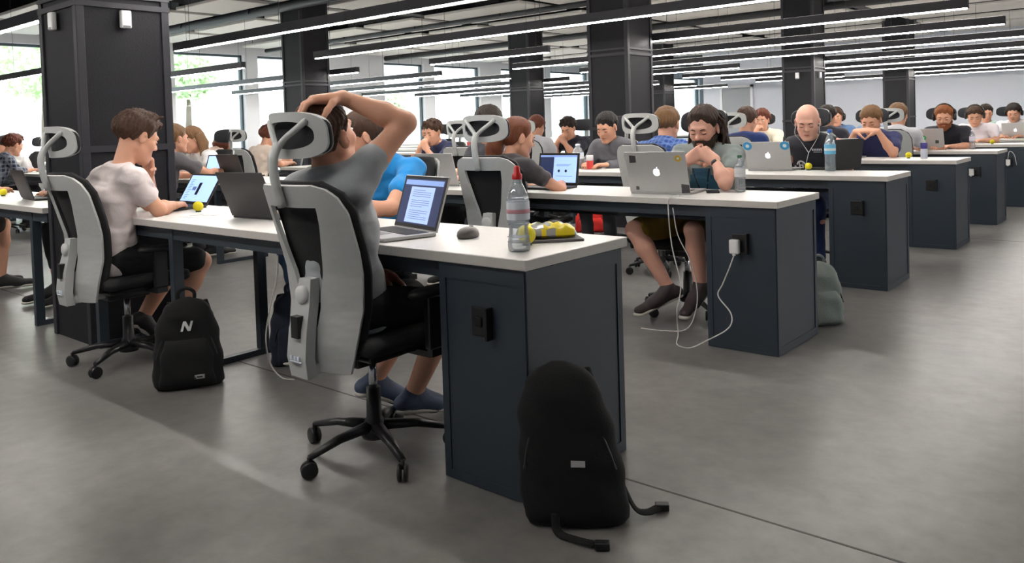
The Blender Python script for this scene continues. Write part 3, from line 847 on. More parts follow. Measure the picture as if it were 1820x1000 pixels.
        if style == 'pony':
            q = [hp(0,-.095,.02), hp(-.0,-.125,-.01)] + [V3(*(hp(0,-.135,-.03)+V3(-.006*i,-.012,-.055*i))) for i in (1,2,3,4)]
            for i in range(5): L.rc(q[i], q[i+1], (.028,.044,.052,.048,.036)[i], (.044,.052,.048,.036,.012)[i], .02)
        if style == 'dread':
            for i in range(34):
                a = math.pi*(1.02+.96*rs.rand()); z0 = -.05+.12*rs.rand(); x, y = .088*math.cos(a), .10*math.sin(a)-.015
                p = hp(x, y, z0); d = nrm(R@V3(x*.6, y*1.4, -.02)); r = .010
                for j in range(5):
                    d = nrm(d*.62+V3(rs.normal()*.12, rs.normal()*.12, -.55-.1*j)); p2 = p+d*(.036+.012*rs.rand()); L.rc(p, p2, r, r*.93, .004); p = p2; r *= .93
        if L.p: sdf_obj('ponytail' if style == 'pony' else 'dreadlocks' if style == 'dread' else 'long_hair', L, hr if res < .009 else .009, hair_mat(hair), root,
                        lambda F, X, Y, Z: F+.0025*np.sin(X*260+np.sin(Z*30)*2)*np.sin(Y*220+1))
    if beard:
        Bd = SDF(); Bd.el(hp(0,.033,-.042), V3(.0628,.0625,.076)*hs, R, .02); Bd.rc(hp(0,.072,-.098), hp(0,.074,-.110), .022*hs, .015*hs, .02)
        for x in (-1, 1): Bd.rc(hp(x*.052,.0,-.05), hp(x*.02,.067,-.098), .022*hs, .019*hs, .02)
        def bmod(F, X, Y, Z):
            px, py, pz = (X-H[0])/hs, (Y-H[1])/hs, (Z-H[2])/hs
            lx, ly, lz = [R[0][i]*px+R[1][i]*py+R[2][i]*pz for i in range(3)]
            zc = np.where(np.abs(lx) < .028, -.036, np.interp(np.abs(lx), [.028,.05,.07], [-.040,-.045,-.005]))
            F = smax(F+.0025*np.sin(lx*260+np.sin(ly*200))*np.sin(lz*240), lz-zc, .006)
            mouth = np.sqrt((lx/.021)**2+((ly-.098)/.02)**2+((lz+.060)/.006)**2)-1
            return np.maximum(np.maximum(F, -mouth*.006), -.015-ly)
        sdf_obj('beard', Bd, hr, hair_mat(beard), root, bmod)
    # clothes
    sm = shirt_mat or mat('cloth_%d_%d_%d' % shirt, shirt, .85, bump=.25, bscale=260, sheen=.15, wrinkle=.4)
    C = SDF(); torso(C, .016, .05, .05); fm0 = folds(seed, fold, 34); pz = J['pelvis']-sp*hemcut
    def fm(F, X, Y, Z): return smax(fm0(F, X, Y, Z), (pz[0]-X)*sp[0]+(pz[1]-Y)*sp[1]+(pz[2]-Z)*sp[2], .02)
    for q in ('R', 'L'):
        sh, el, wr = J['sh'+q], J['el'+q], J['wr'+q]
        if sleeves > 0:
            t = min(sleeves, 1.); e = sh+(el-sh)*t
            C.rc(sh-(el-sh)*.02, e, .056*fb, (.058 if sleeves < .9 else .050)*fb, .035)
            if sleeves > 1: C.rc(el, el+(wr-el)*min(1, sleeves-1), .051, .036, .02)
    nk = V3(*J['neck']); C.el(nk+sp*.045-fwd*-.02+fwd*.02*0, (.068,.068,.05), None, .02, True)
    if sleeves == 0:
        for q, sg in (('R',1),('L',-1)): C.el(J['sh'+q]+lat*sg*.05, (.06,.07,.075), None, .02, True)
    so = sdf_obj('shirt', C, max(res*.85, .0065), sm, root, fm)
    if lower:
        Pn = SDF(); pm = mat('cloth_%d_%d_%d' % pants, pants, .85, bump=.25, bscale=260, wrinkle=.4)
        Pn.rc(J['pelvis']-sp*.01+lat*.05, J['pelvis']-sp*.01-lat*.05, .108, .108, .05)
        Pn.rc(J['pelvis'], J['pelvis']+sp*.03, .140, .130, .04, fwd, .78)
        for q in ('R', 'L'):
            hi, kn, an = J['hip'+q], J['kn'+q], J['an'+q]
            if legs == 'shorts': Pn.rc(hi, hi+(kn-hi)*.9, .088, .072, .03)
            else: Pn.rc(hi, kn, .088, .066, .03); Pn.rc(kn, kn+(an-kn)*(.95 if legs == 'long' else .6), .066, .048, .02)
        sdf_obj('shorts' if legs == 'shorts' else 'trousers', Pn, max(res, .008), pm, root, folds(seed+3, .005, 30))
        shm = mat('shoe_%d_%d_%d' % shoes, shoes, .6, bump=.2, bscale=120); wm = mat('shoe_sole', (205,200,190), .6)
        for q in ('R', 'L'):
            an, to = J['an'+q], J['to'+q]; f = nrm(to-an); f2 = nrm(V3(to[0]-an[0], to[1]-an[1], 0) if abs(to[2]-an[2]) < .12 else f); up = V3(0,0,1)
            tilt = nrm(to-(an-V3(0,0,.055))); heel = an-V3(0,0,.052)-tilt*.055
            Sh = SDF(); Sh.rc(heel+up*.012, heel+tilt*.26+up*.004, .040, .034, .03, (0,0,1), .82)
            Sh.rc(heel+tilt*.03+up*.02, an+up*.005, .036, .038, .03); Sh.rc(heel+tilt*.16+up*.012, an+f*.03, .034, .036, .04)
            so_ = sdf_obj('shoe', Sh, max(res, .008), shm, root)
            So = SDF(); So.rc(heel-up*.012, heel+tilt*.265-up*.014, .041, .037, .02, (0,0,1), .38)
            sdf_obj('sole', So, max(res, .008), wm, so_)
    root['_j'] = 0; del root['_j']
    for e in extras: e(root, H, R, J)
    return root
# worn extras
def headphones(root, H, R, J, col=(20,20,22)):
    HM = Matrix.Translation(H.tolist()) @ Matrix(R.tolist()).to_4x4(); m = mat('headphone_black', col, .4); HM = HM @ Matrix.Scale(1.09, 4)
    bm = BM(); tube(bm, [HM @ Vector((.092*math.cos(a), -.012, .02+.115*math.sin(a))) for a in np.linspace(-.05, math.pi+.05, 17)], .008, 8, flat=1.6)
    h = obj('headphones', bm, m, root, smooth=True)
    for x in (-1, 1):
        bm = BM(); lathe(bm, [(0,-.014),(.03,-.014),(.036,-.004),(.036,.008),(.028,.014),(0,.014)], 16, M=HM @ tr(x*.092,-.008,-.004) @ roty(math.pi/2)); obj('ear_cup', bm, m, h, smooth=True)
def earphones(root, H, R, J):
    HM = Matrix.Translation(H.tolist()) @ Matrix(R.tolist()).to_4x4(); bm = BM()
    c = J['chest']+V3(0,.15,.04)
    for x in (-1, 1):
        a = HM @ Vector((x*.082,.012,-.012)); tube(bm, spline([a, a+Vector((x*.004,.012,-.07)), Vector(J['neck'])+Vector((x*.06,.075,-.01)), Vector(c)], 5), .0022, 5)
        ball(bm, a, .006, 8, 6)
    tube(bm, spline([Vector(c), Vector(c)+Vector((.02,.01,-.1)), Vector(J['waist'])+Vector((.05,.14,0))], 5), .0022, 5)
    obj('earphone_cord', bm, mat('white_cord', (230,230,228), .5), root, smooth=True)
def watch(q='L'):
    def f(root, H, R, J):
        el, wr = Vector(J['el'+q]), Vector(J['wr'+q]); d = (wr-el).normalized(); p = wr-d*.015
        bm = BM(); tube(bm, [p-d*.011, p+d*.011], .030, 16, flat=.9); obj('wristwatch', bm, mat('watch_black', (18,18,20), .4), root, smooth=True)
    return f

def sit(lean=0., arms='type', turn=0., drop=0., side=1):
    """seated pose: lean forward (0..1) and what the arms do"""
    l = lean; P = dict(waist=(0,-.07+.05*l,.675), chest=(0,-.055+.17*l,.835-.03*l), neck=(0,-.01+.27*l,.99-.06*l), head=(0,.04+.36*l,1.125-.085*l-drop),
        shR=(.175,-.02+.23*l,.93-.04*l), shL=(-.175,-.02+.23*l,.93-.04*l))
    hy, hz = P['head'][1], P['head'][2]; hands = {}
    if arms == 'type':
        for q, x in (('R', 1), ('L', -1)): P['el'+q] = (x*.225,.10+.12*l,.765); P['wr'+q] = (x*.11,.32+.04*l,.772)
    elif arms in ('mouth', 'chinR', 'chinL'):
        for q, x in (('R', 1), ('L', -1)):
            up = arms == 'mouth' or arms[-1] == q
            if up: P['el'+q] = (x*.15, max(.28, hy+.12), .775); P['wr'+q] = (x*.045, hy+.155, hz-.155); hands[q] = dict(d=(-x*.55,-.25,.8), pn=(-x*.5,-.9,0), curl=1.15, thumb=x)
            else: P['el'+q] = (x*.225,.17,.765); P['wr'+q] = (x*.10,.38,.772)
    elif arms == 'brow':
        for q, x in (('R', 1), ('L', -1)): P['el'+q] = (x*.21, max(.26, hy+.08), .775); P['wr'+q] = (x*.10, hy+.145, hz-.10); hands[q] = dict(d=(-x*.95,-.05,.12), pn=(0,-.5,-1), curl=.5, thumb=x)
    elif arms == 'lap':
        for q, x in (('R', 1), ('L', -1)): P['el'+q] = (x*.24,.02,.72); P['wr'+q] = (x*.12,.22,.68)
    return P, hands
def W2L(pts, loc, rz, sc):
    c, s_ = math.cos(-rz), math.sin(-rz); out = {}
    for k, p in pts.items():
        x, y, z = p[0]-loc[0], p[1]-loc[1], p[2]; out[k] = ((c*x-s_*y)/sc, (s_*x+c*y)/sc, z/sc)
    return out
# ------------------------------------------------------------------ laptops, bottles, balls, bags, cables
M_alu = mat('laptop_aluminium', (200,199,198), .38, .45)
M_dlap = mat('laptop_dark_grey', (44,43,44), .5)
M_key = mat('keyboard_black', (24,24,26), .6)
M_lgrey = mat('keyboard_well', (60,60,64), .5)
def screen_mat(name, col, s=1.): return emis(name, col, s)
S_blue = screen_mat('screen_pale_blue', (150,180,236), .75)
S_navy = screen_mat('screen_navy', (24,38,74), .6)
S_page = screen_mat('screen_page', (148,170,214), .7)
S_bar = screen_mat('screen_bar', (120,146,196), .6)
S_line = screen_mat('screen_text', (86,104,150), .5)
S_dark = screen_mat('screen_black', (14,18,30), .4)
M_logo = emis('laptop_logo_lit', (250,250,255), .8)
M_logod = mat('laptop_logo_grey', (110,110,112), .3, .6)
def fruit_logo(w=.028):
    """bitten-fruit outline with leaf, as two polygons"""
    pts = []
    for k in range(40):
        a = 2*math.pi*k/40; r = w*(1-.09*math.cos(2*a)*0+.05*math.sin(a)**2)
        x, y = r*.92*math.cos(a), r*math.sin(a)
        y -= .16*w*math.exp(-(x/(.28*w))**2)*(1 if y > 0 else -.55)
        bx, by, br = w*1.05, w*.12, w*.36; d = math.hypot(x-bx, y-by)
        if d < br: x = bx+(x-bx)/d*br*1.0; y = by+(y-by)/d*br; x = min(x, bx-math.sqrt(max(br*br-(y-by)**2, 0)))
        pts.append((x, y))
    leaf = [(.02*w, 1.0*w), (.06*w, 1.28*w), (.34*w, 1.5*w), (.36*w, 1.25*w), (.2*w, 1.06*w)]
    return pts, leaf
def laptop(label, hinge, rz, w=.31, d=.215, open_=110, m=None, screen='blue', logo=None, stickers=(), z=.742, group='open laptops on the desks', lid_h=None):
    """origin at the hinge middle, user side towards -y; lid leans back by open_-90 degrees"""
    m = m or M_alu; t = thing('laptop', label, 'laptop', (hinge[0], hinge[1], z), rz, group); lh = lid_h or d*.97
    bm = BM(); box(bm, -w/2, w/2, -d, 0, 0, .013, bev=.003); b = obj('base', bm, m, t)
    bm = BM(); box(bm, -w*.43, w*.43, -d*.52, -d*.08, .0125, .0142); kb = obj('keyboard', bm, M_key, b)
    bm = BM(); box(bm, -w*.16, w*.16, -d*.93, -d*.58, .0125, .0136); obj('trackpad', bm, mat('trackpad_grey', (150,150,150), .3, .4) if m is M_alu else M_lgrey, b)
    A = rotx(-math.radians(open_-90)) @ Matrix.Identity(4)
    A = tr(0, .0, .012) @ A
    bm = BM(); box(bm, -w/2, w/2, 0, .007, 0, lh, M=A, bev=.0025); l = obj('lid', bm, m, t)
    bm = BM(); box(bm, -w/2+.003, w/2-.003, -.0012, .001, .004, lh-.003, M=A); obj('bezel', bm, M_key, l)
    x0, x1, z0, z1 = -w/2+.014, w/2-.014, .018, lh-.014
    def rect(a, b_, c, e, mm, y=-.0022, par=None, nm='screen'):
        bm = BM(); box(bm, x0+(x1-x0)*a, x0+(x1-x0)*b_, y, -.001, z0+(z1-z0)*c, z0+(z1-z0)*e, M=A); return obj(nm, bm, mm, par or l)
    if screen == 'doc':
        s = rect(0,1,0,1,S_navy); rect(.02,.98,.86,.97,S_bar,-.003,l,'menu_bar'); rect(.2,.8,.03,.82,S_page,-.003,l,'page')
        bm = BM()
        for i in range(15):
            if i in (4, 9): continue
            a = .27; e = a+(.46 if i % 4 else .3); c = .74-i*.045
            box(bm, x0+(x1-x0)*a, x0+(x1-x0)*e, -.0038, -.002, z0+(z1-z0)*c, z0+(z1-z0)*(c+.012), M=A)
        obj('text_lines', bm, S_line, l)
    elif screen == 'split':
        s = rect(0,1,0,1,S_blue); rect(0,.38,.0,1,S_navy,-.003,l,'side_panel'); rect(0,1,.93,1,S_bar,-.0036,l,'menu_bar')
        bm = BM()
        for q in (.53, .72): ball(bm, (x0+(x1-x0)*q, -.003, z0+(z1-z0)*.42), (.009,.001,.009), 12, 8, A)
        obj('round_icons', bm, S_dark, l)
        bm = BM()
        for c, e in ((.65,.85),(.6,.8),(.22,.9)): box(bm, x0+(x1-x0)*.46, x0+(x1-x0)*e, -.0038, -.002, z0+(z1-z0)*c, z0+(z1-z0)*(c+.015), M=A)
        obj('text_lines', bm, S_line, l)
    elif screen == 'mail':
        s = rect(0,1,0,1,S_blue); rect(.42,.52,.25,.72,S_dark,-.003,l,'dark_picture'); rect(.25,.38,.42,.56,S_line,-.003,l,'icon')
        bm = BM()
        for i in range(12): box(bm, x0+(x1-x0)*.08, x0+(x1-x0)*(.16+.03*(i % 3)), -.0038, -.002, z0+(z1-z0)*(.1+.065*i), z0+(z1-z0)*(.115+.065*i), M=A)
        obj('text_lines', bm, S_line, l)
    else: s = rect(0,1,0,1,S_blue if screen == 'blue' else S_dark)
    if logo:
        bm = BM(); LM = A @ tr(0, .0076, lh*.5) @ rotx(math.pi/2) @ roty(math.pi) @ Matrix.Identity(4); pa, pb = fruit_logo(.021 if w > .29 else .019)
        LM = A @ tr(0, .0072, lh*.5) @ Matrix(((-1,0,0,0),(0,0,1,0),(0,1,0,0),(0,0,0,1)))
        poly(bm, pa, .0008, LM); poly(bm, pb, .0008, LM); obj('logo', bm, M_logo if logo == 'lit' else M_logod, l)
    for (u, v, r, col, shp) in stickers:
        bm = BM(); LM = A @ tr(w*(.5-u), .0072, lh*v) @ Matrix(((-1,0,0,0),(0,0,1,0),(0,1,0,0),(0,0,0,1)))
        if shp == 'o': poly(bm, [(r*math.cos(a), r*math.sin(a)) for a in np.linspace(0, 2*math.pi, 20, endpoint=False)], .0006, LM)
        else: poly(bm, [(-r,-r*1.1),(r*.9,-r),(r,r*.9),(-r*.8,r*1.1)], .0006, LM)
        so = obj('sticker', bm, mat('sticker_%d_%d_%d' % col, col, .5), l)
        if shp == 'o':
            bm = BM(); poly(bm, [(r*.45*math.cos(a), r*.45*math.sin(a)) for a in np.linspace(0, 2*math.pi, 6, endpoint=False)], .0009, LM); obj('sticker_mark', bm, mat('sticker_light', (215,232,236), .5), so)
    return t
M_pet = clear('clear_plastic', (244,248,252), .22, .22)
M_water = clear('water', (236,243,247), .1, .1)
def bottle(label, x, y, h=.24, r=.034, cap=(214,30,34), labelcol=None, z=TZ, waist=False, tint=None, group='drink bottles on the desks', inside=None):
    t = thing('bottle', label, 'bottle', (x, y, z), 0, group)
    k = h/.24; m = M_pet if tint is None else clear('tinted_plastic_%d' % tint[0], tint, .3, .25)
    pr = [(r*.7,0),(r*.95,.004),(r,.02*k),(r*(.84 if waist else .97),.06*k),(r*(.84 if waist else .97),.075*k),(r,.10*k),(r,.155*k),(r*.86,.178*k),(r*.5,.204*k),(r*.36,.212*k),(r*.36,.222*k)]
    bm = BM(); lathe(bm, pr, 22); b = obj('bottle_body', bm, m, t, smooth=True)
    bm = BM()
    for zz in (.03, .045, .085, .165): lathe(bm, [(r*.93,zz*k-.001),(r*1.02,zz*k),(r*.93,zz*k+.001)], 22)
    obj('ridges', bm, m, b, smooth=True)
    bm = BM(); lathe(bm, [(r*.42,.221*k),(r*.45,.224*k),(r*.45,.236*k),(r*.3,.24*k)] + ([(r*.26,.256*k),(r*.16,.262*k),(0,.263*k)] if cap == (214,30,34) else [(0,.24*k)]), 18); obj('cap', bm, mat('cap_%d_%d_%d' % cap, cap, .4), t, smooth=True)
    if labelcol:
        bm = BM(); lathe(bm, [(r*1.01,.098*k),(r*1.02,.10*k),(r*1.02,.152*k),(r*1.01,.154*k)], 22); obj('label', bm, mat('label_%d_%d_%d' % labelcol, labelcol, .5), t, smooth=True)
        bm = BM(); lathe(bm, [(r*1.02,.118*k),(r*1.035,.119*k),(r*1.035,.130*k),(r*1.02,.131*k)], 22); obj('label_band', bm, mat('label_pink' if not waist else 'label_grey', (206,150,160) if cap == (214,30,34) else (230,235,235), .5), t, smooth=True)
    if inside:
        bm = BM(); lathe(bm, [(0,.004),(r*.85,.006),(r*.85,.02*k),(r*.75,.06*k),(r*.75,inside*k),(0,inside*k)], 20); obj('drink', bm, M_water, t, smooth=True)
    return t
M_ball = mat('yellow_foam', (238,222,24), .55, bump=.2)
def yball(label, x, y, r=.026, z=TZ):
    t = thing('stress_ball', label, 'ball', (x, y, z), 0, 'yellow foam balls on the desks')
    bm = BM(); ball(bm, (0,0,r+.004), r, 20, 14); b = obj('ball', bm, M_ball, t, smooth=True)
    bm = BM(); lathe(bm, [(0,0),(r*.55,0),(r*.5,.008),(0,.008)], 14); obj('foot', bm, mat('dark_green_plastic', (40,80,66), .5), t)
    return t
def cyl(name, label, cat, x, y, r, h, col, capcol=None, z=TZ, group=None):
    t = thing(name, label, cat, (x, y, z), 0, group)
    bm = BM(); lathe(bm, [(r*.9,0),(r,.006),(r,h*.86),(r*.86,h*.9)], 20); obj('can_body', bm, mat('c_%d_%d_%d' % col, col, .35), t, smooth=True)
    if capcol: bm = BM(); lathe(bm, [(r*.9,h*.62),(r*1.03,h*.63),(r*1.03,h),(r*.9,h*1.02),(0,h*1.02)], 20); obj('lid', bm, mat('c_%d_%d_%d' % capcol, capcol, .35), t, smooth=True)
    return t
def loft_bag(bm, prof, p=3.0, n=36, M=None, bulge=.0, seed=0):
    """prof rows: (z, half width, y front, y back)"""
    rs = np.random.RandomState(seed); ph = rs.rand(6)*6.28; rings = []; new = []
    for z, w, yf, yb in prof:
        c = (yf+yb)/2; dd = abs(yb-yf)/2; rg = []
        for k in range(n):
            a = 2*math.pi*k/n; ca, sa = math.cos(a), math.sin(a)
            x = w*math.copysign(abs(ca)**(2/p), ca); y = c+dd*math.copysign(abs(sa)**(2/p), sa)
            wr = .0035*math.sin(z*55+x*30+ph[0])+.0025*math.sin(x*85+z*22+ph[1])
            rg.append(bm.verts.new((x+ca*wr, y+sa*wr, z)))
        rings.append(rg); new += rg
    for a, b in zip(rings, rings[1:]):
        for k in range(n): bm.faces.new((a[k], a[(k+1) % n], b[(k+1) % n], b[k]))
    bm.faces.new(rings[0]); bm.faces.new(rings[-1])
    if M is not None: bmesh.ops.transform(bm, matrix=M, verts=new)
def backpack(label, loc, rz, h=.43, w=.15, d=.075, col=(9,9,10), tilt=0., roll=0., mark=None, front=True, seed=1, patch=True, handle=True):
    t = thing('backpack', label, 'backpack', loc, rz, None); m = mat('bag_%d_%d_%d' % col, col, .85, bump=.6, bscale=180); T = rotx(tilt) @ Matrix(((1,0,roll,0),(0,1,0,0),(0,0,1,0),(0,0,0,1)))
    zs = np.linspace(0, 1, 26)
    W = [w*itp(z, (0,.04,.3,.6,.8,.9,.96,1), (.93,1,1.0,.93,.80,.64,.42,.12)) for z in zs]
    D = [d*itp(z, (0,.05,.4,.8,.93,1), (.85,1,1.,.86,.6,.15)) for z in zs]
    bm = BM(); loft_bag(bm, [(z*h, a, -b, b*.75) for z, a, b in zip(zs, W, D)], M=T, seed=seed); b = obj('bag_body', bm, m, t, smooth=True)
    if front:
        zz = np.linspace(.03, .55, 12)
        bm = BM(); loft_bag(bm, [(z*h, w*.78*itp(z, (.03,.4,.55), (1,.96,.75)), -d*itp(z, (.03,.1,.45,.55), (1.15,1.42,1.3,1.0)), -d*.5) for z in zz], M=T, seed=seed+1); obj('front_pocket', bm, m, t, smooth=True)
    bm = BM()
    for s_ in (1,):
        pts = [(w*.86*math.cos(a)*itp(math.sin(a), (0,1), (1,.6)), -d*.80*itp(math.sin(a), (0,.8,1), (1,.92,.6)), h*(.35+.56*math.sin(a))) for a in np.linspace(0, math.pi, 22)]
        tube(bm, [T @ Vector(p) for p in pts], .0035, 6)
    obj('zip', bm, mat('zip_black', (30,30,32), .4), b)
    if handle: bm = BM(); tube(bm, [T @ Vector(p) for p in spline([(-.032,.0,h*.93),(-.034,.0,h*1.05),(0,0,h*1.10),(.034,.0,h*1.05),(.032,.0,h*.93)], 5)], .008, 8, flat=.5); obj('handle', bm, m, t, smooth=True)
    for s_ in (-1, 1):
        bm = BM(); tube(bm, [T @ Vector(p) for p in spline([(s_*w*.45,d*.6,h*.93),(s_*w*.55,d*1.0,h*.75),(s_*w*.6,d*1.1,h*.45),(s_*w*.85,d*.95,h*.12)], 5)], .022, 8, flat=.35); obj('shoulder_strap', bm, m, t, smooth=True)
    if mark == 'N':
        k = .022; sh = .28
        pts = [(x+sh*y, y) for x, y in ((-.95*k,-k),(-.5*k,-k),(-.5*k,.25*k),(.42*k,-k),(.95*k,-k),(.95*k,k),(.5*k,k),(.5*k,-.25*k),(-.42*k,k),(-.95*k,k))]
        bm = BM(); poly(bm, pts, .0015, T @ tr(.005, -d*1.0, h*.70) @ rotx(math.pi/2)); obj('letter_mark', bm, mat('mark_white', (222,222,222), .5), b)
    if patch:
        bm = BM(); box(bm, w*.22, w*.5, -d*1.46, -d*1.38, h*.12, h*.165, M=T); pq = obj('patch', bm, mat('patch_grey', (150,150,150), .6), t)
        bm = BM(); box(bm, w*.28, w*.44, -d*1.475, -d*1.44, h*.135, h*.15, M=T); obj('patch_print', bm, M_blk, pq)
    return t
def cable(label, pts, r=.0032, col=(222,220,216), n=7, name='charging_cable'):
    bm = BM(); tube(bm, spline(pts, 7), r, n); return tag(obj(name, bm, mat('cable_%d' % col[0], col, .5), smooth=True), label, 'cable')

def paint(root, items, m, name, depth=.6):
    """thin printed shapes laid on the front of a person's shirt; items: lists of (x, z) outlines, person coordinates"""
    sh = [c for c in root.children if c.name.startswith('shirt')][0]
    from mathutils.bvhtree import BVHTree
    me = sh.data; bv = BVHTree.FromPolygons([v.co.copy() for v in me.vertices], [tuple(p.vertices) for p in me.polygons])
    bm = BM()
    for pts in items:
        V = []
        for x, z in pts:
            h = bv.ray_cast(Vector((x, depth, z)), Vector((0,-1,0)))
            if h[0] is None: V = []; break
            V.append(bm.verts.new(h[0]+(h[1] if h[1].y > 0 else -h[1])*.003))
        if V: bm.faces.new(V)
    o = obj(name, bm, m, sh); return o
def arc_strip(cx, cz, r0, r1, a0, a1, n=10):
    out = []
    for i in range(n):
        p, q = a0+(a1-a0)*i/n, a0+(a1-a0)*(i+1)/n
        out.append([(cx+r*math.cos(a), cz+r*math.sin(a)) for r, a in ((r0,p),(r1,p),(r1,q),(r0,q))])
    return out
def charger(label, x, y, z):
    t = thing('charger', label, 'charger', (x, y, z), 0, None)
    bm = BM(); box(bm, -.024, .024, -.034, 0, -.038, .032, bev=.008); obj('charger_body', bm, M_wp, t, smooth=False)
    bm = BM(); box(bm, -.007, .007, -.03, -.02, -.046, -.036); obj('plug_end', bm, M_wp, t)
    return t
# ================================================================== first row, in front
place_chair(-2.2, 1.80, 0, 'light grey office chair of the man holding his head, nearest the viewer')
place_chair(-4.12, 1.81, 0, 'light grey office chair of the man in the white t-shirt', spin=.62)
L1, S1 = (-2.2, 1.80), .95
P1 = W2L(dict(pelvis=(-2.2,1.70,.55), waist=(-2.2,1.685,.66), chest=(-2.2,1.665,.84), neck=(-2.2,1.635,.985), head=(-2.215,1.655,1.112),
    shR=(-2.065,1.64,.965), shL=(-2.37,1.645,.93), elR=(-1.985,1.80,1.155), wrR=(-2.135,1.665,1.243), elL=(-2.44,1.75,.73), wrL=(-2.33,1.93,.62),
    hipR=(-2.12,1.74,.525), hipL=(-2.28,1.74,.525), knR=(-2.12,2.12,.475), knL=(-2.32,2.13,.475), anR=(-2.28,2.06,.125), toR=(-2.27,2.25,.03), anL=(-2.47,2.03,.15), toL=(-2.44,2.16,.04)), L1, 0, S1)
person('man in grey t-shirt and black shorts, hand on top of his head', (*L1,0), 0, P1, M_skin, 'brown', 'short', (156,160,163), .34, (20,20,22), 'shorts', (62,76,100), res=.0055,
       head=(.15,-.30,0), sc=S1, seed=4, hands={'R': dict(d=(-.42,-.9,-.06), pn=(-.1,-.1,-1), curl=.72, thumb=-1, sc=1.16), 'L': dict(pn=(0,0,-1), curl=.4)}, fold=.008, hemcut=.09)
L2 = (-4.12, 1.81)
P2 = W2L(dict(pelvis=(-4.12,1.75,.55), waist=(-4.12,1.73,.66), chest=(-4.12,1.74,.82), neck=(-4.12,1.81,.985), head=(-4.12,1.90,1.135),
    shR=(-3.955,1.79,.93), shL=(-4.285,1.80,.93), elR=(-3.93,1.90,.775), wrR=(-4.06,2.04,.775), elL=(-4.27,2.02,.775), wrL=(-4.19,1.985,.955),
    hipR=(-4.04,1.76,.525), hipL=(-4.20,1.76,.525), knR=(-4.02,2.16,.47), knL=(-4.24,2.14,.47), anR=(-4.0,1.97,.17), toR=(-4.0,2.10,.035), anL=(-4.2,1.92,.19), toL=(-4.2,2.02,.04)), L2, 0, S1)
person('man in white t-shirt and black shorts, fist at his mouth', (*L2,0), 0, P2, M_skin, 'brown', 'messy', (226,214,212), .55, (22,22,24), 'shorts', (40,40,42), res=.0065,
       head=(0,.42,0), sc=S1, seed=7, hands={'L': dict(d=(.45,-.25,.8), pn=(.4,-.9,0), curl=1.3, thumb=-1), 'R': dict(pn=(0,0,-1), curl=.9)}, fold=.008, hemcut=.09)

laptop('silver laptop with a document on screen in front of the man in grey', (-2.26,2.075), math.atan2(-.019,.279)-.16, .32, .215, 108, M_alu, 'doc')
laptop('dark laptop with a pale blue mail page by the white t-shirt man', (-4.26,2.25), .02, .31, .2, 122, M_dlap, 'mail')
laptop('black laptop seen from behind the lid, beside the grey office chair', (-3.31,2.055), math.pi+.1, .33, .215, 112, M_dlap, 'dark', lid_h=.225)
yball('yellow ball between the white t-shirt man and the black laptop', -3.93, 2.11)

# far side of the first row: jeans and blue t-shirt, and the person behind the column
L3 = (-3.18, 2.80)
P3 = W2L(dict(pelvis=(-3.2,2.85,.55), waist=(-3.19,2.83,.66), chest=(-3.16,2.76,.82), neck=(-3.13,2.68,.98), head=(-3.17,2.58,1.10),
    shR=(-3.31,2.72,.93), shL=(-2.97,2.74,.93), elL=(-2.79,2.42,.775), wrL=(-2.98,2.27,.775), elR=(-3.42,2.5,.775), wrR=(-3.33,2.30,.775),
    hipR=(-3.28,2.80,.53), hipL=(-3.12,2.80,.53), knR=(-3.66,2.47,.49), knL=(-3.38,2.40,.485), anR=(-3.42,2.42,.10), toR=(-3.36,2.25,.035), anL=(-3.27,2.42,.10), toL=(-3.18,2.24,.035)), L3, math.pi, S1)
person('man in bright blue t-shirt and jeans behind the raised arm', (*L3,0), math.pi, P3, M_skin, 'brown', 'short', (22,142,216), .6, (44,70,98), 'long', (40,40,44), res=.0085,
       head=(-.5,.32,0), sc=S1, seed=9, hands={q: dict(pn=(0,0,-1), curl=.6) for q in 'RL'})
place_chair(-3.32, 2.80, math.pi, 'office chair without headrest of the man in the bright blue t-shirt', head=False)
def seat(label, x, k, side, pose, chair=True, clabel=None, yoff=0., rz=0., z=0., group=None, sc=1., dx=None, **kw):
    """a person at row k; side 'near' faces away over the desk, 'far' faces the viewer"""
    P, hd = pose; yy = ROWS[k]-.02 if side == 'near' else ROWS[k]+DW+.21
    yy += yoff; r = rz if side == 'near' else math.pi+rz
    kw.setdefault('hands', hd)
    p = person(label, (x, yy, z), r, P, sc=sc, **kw)
    if dx is None: dx = -.13 if side == 'far' else 0.
    if chair: place_chair(x+dx, yy, r, clabel or 'chair of the '+' '.join(label.split()[:11]), spin=(k*1.3+x) % 1.2)
    return p
seat('person in black trousers behind the column, hand on the desk', -6.02, 0, 'far', sit(.5, 'type'), shirt=(40,40,44), pants=(18,18,20), legs='cropped', shoes=(16,16,18), hair='dark', res=.012, seed=12)
seat('person at the left edge with bare knees, partly out of the picture', -7.05, 0, 'near', sit(.3, 'type'), shirt=(96,80,70), pants=(60,50,44), legs='shorts', hair='brown', res=.014, seed=13)
laptop('dark laptop on the desk beyond the column', (-5.95,2.0), math.pi-.1, .32, .21, 108, M_dlap, 'dark')
yball('yellow ball at the left edge on the desk beyond the column', -6.62, 2.06)

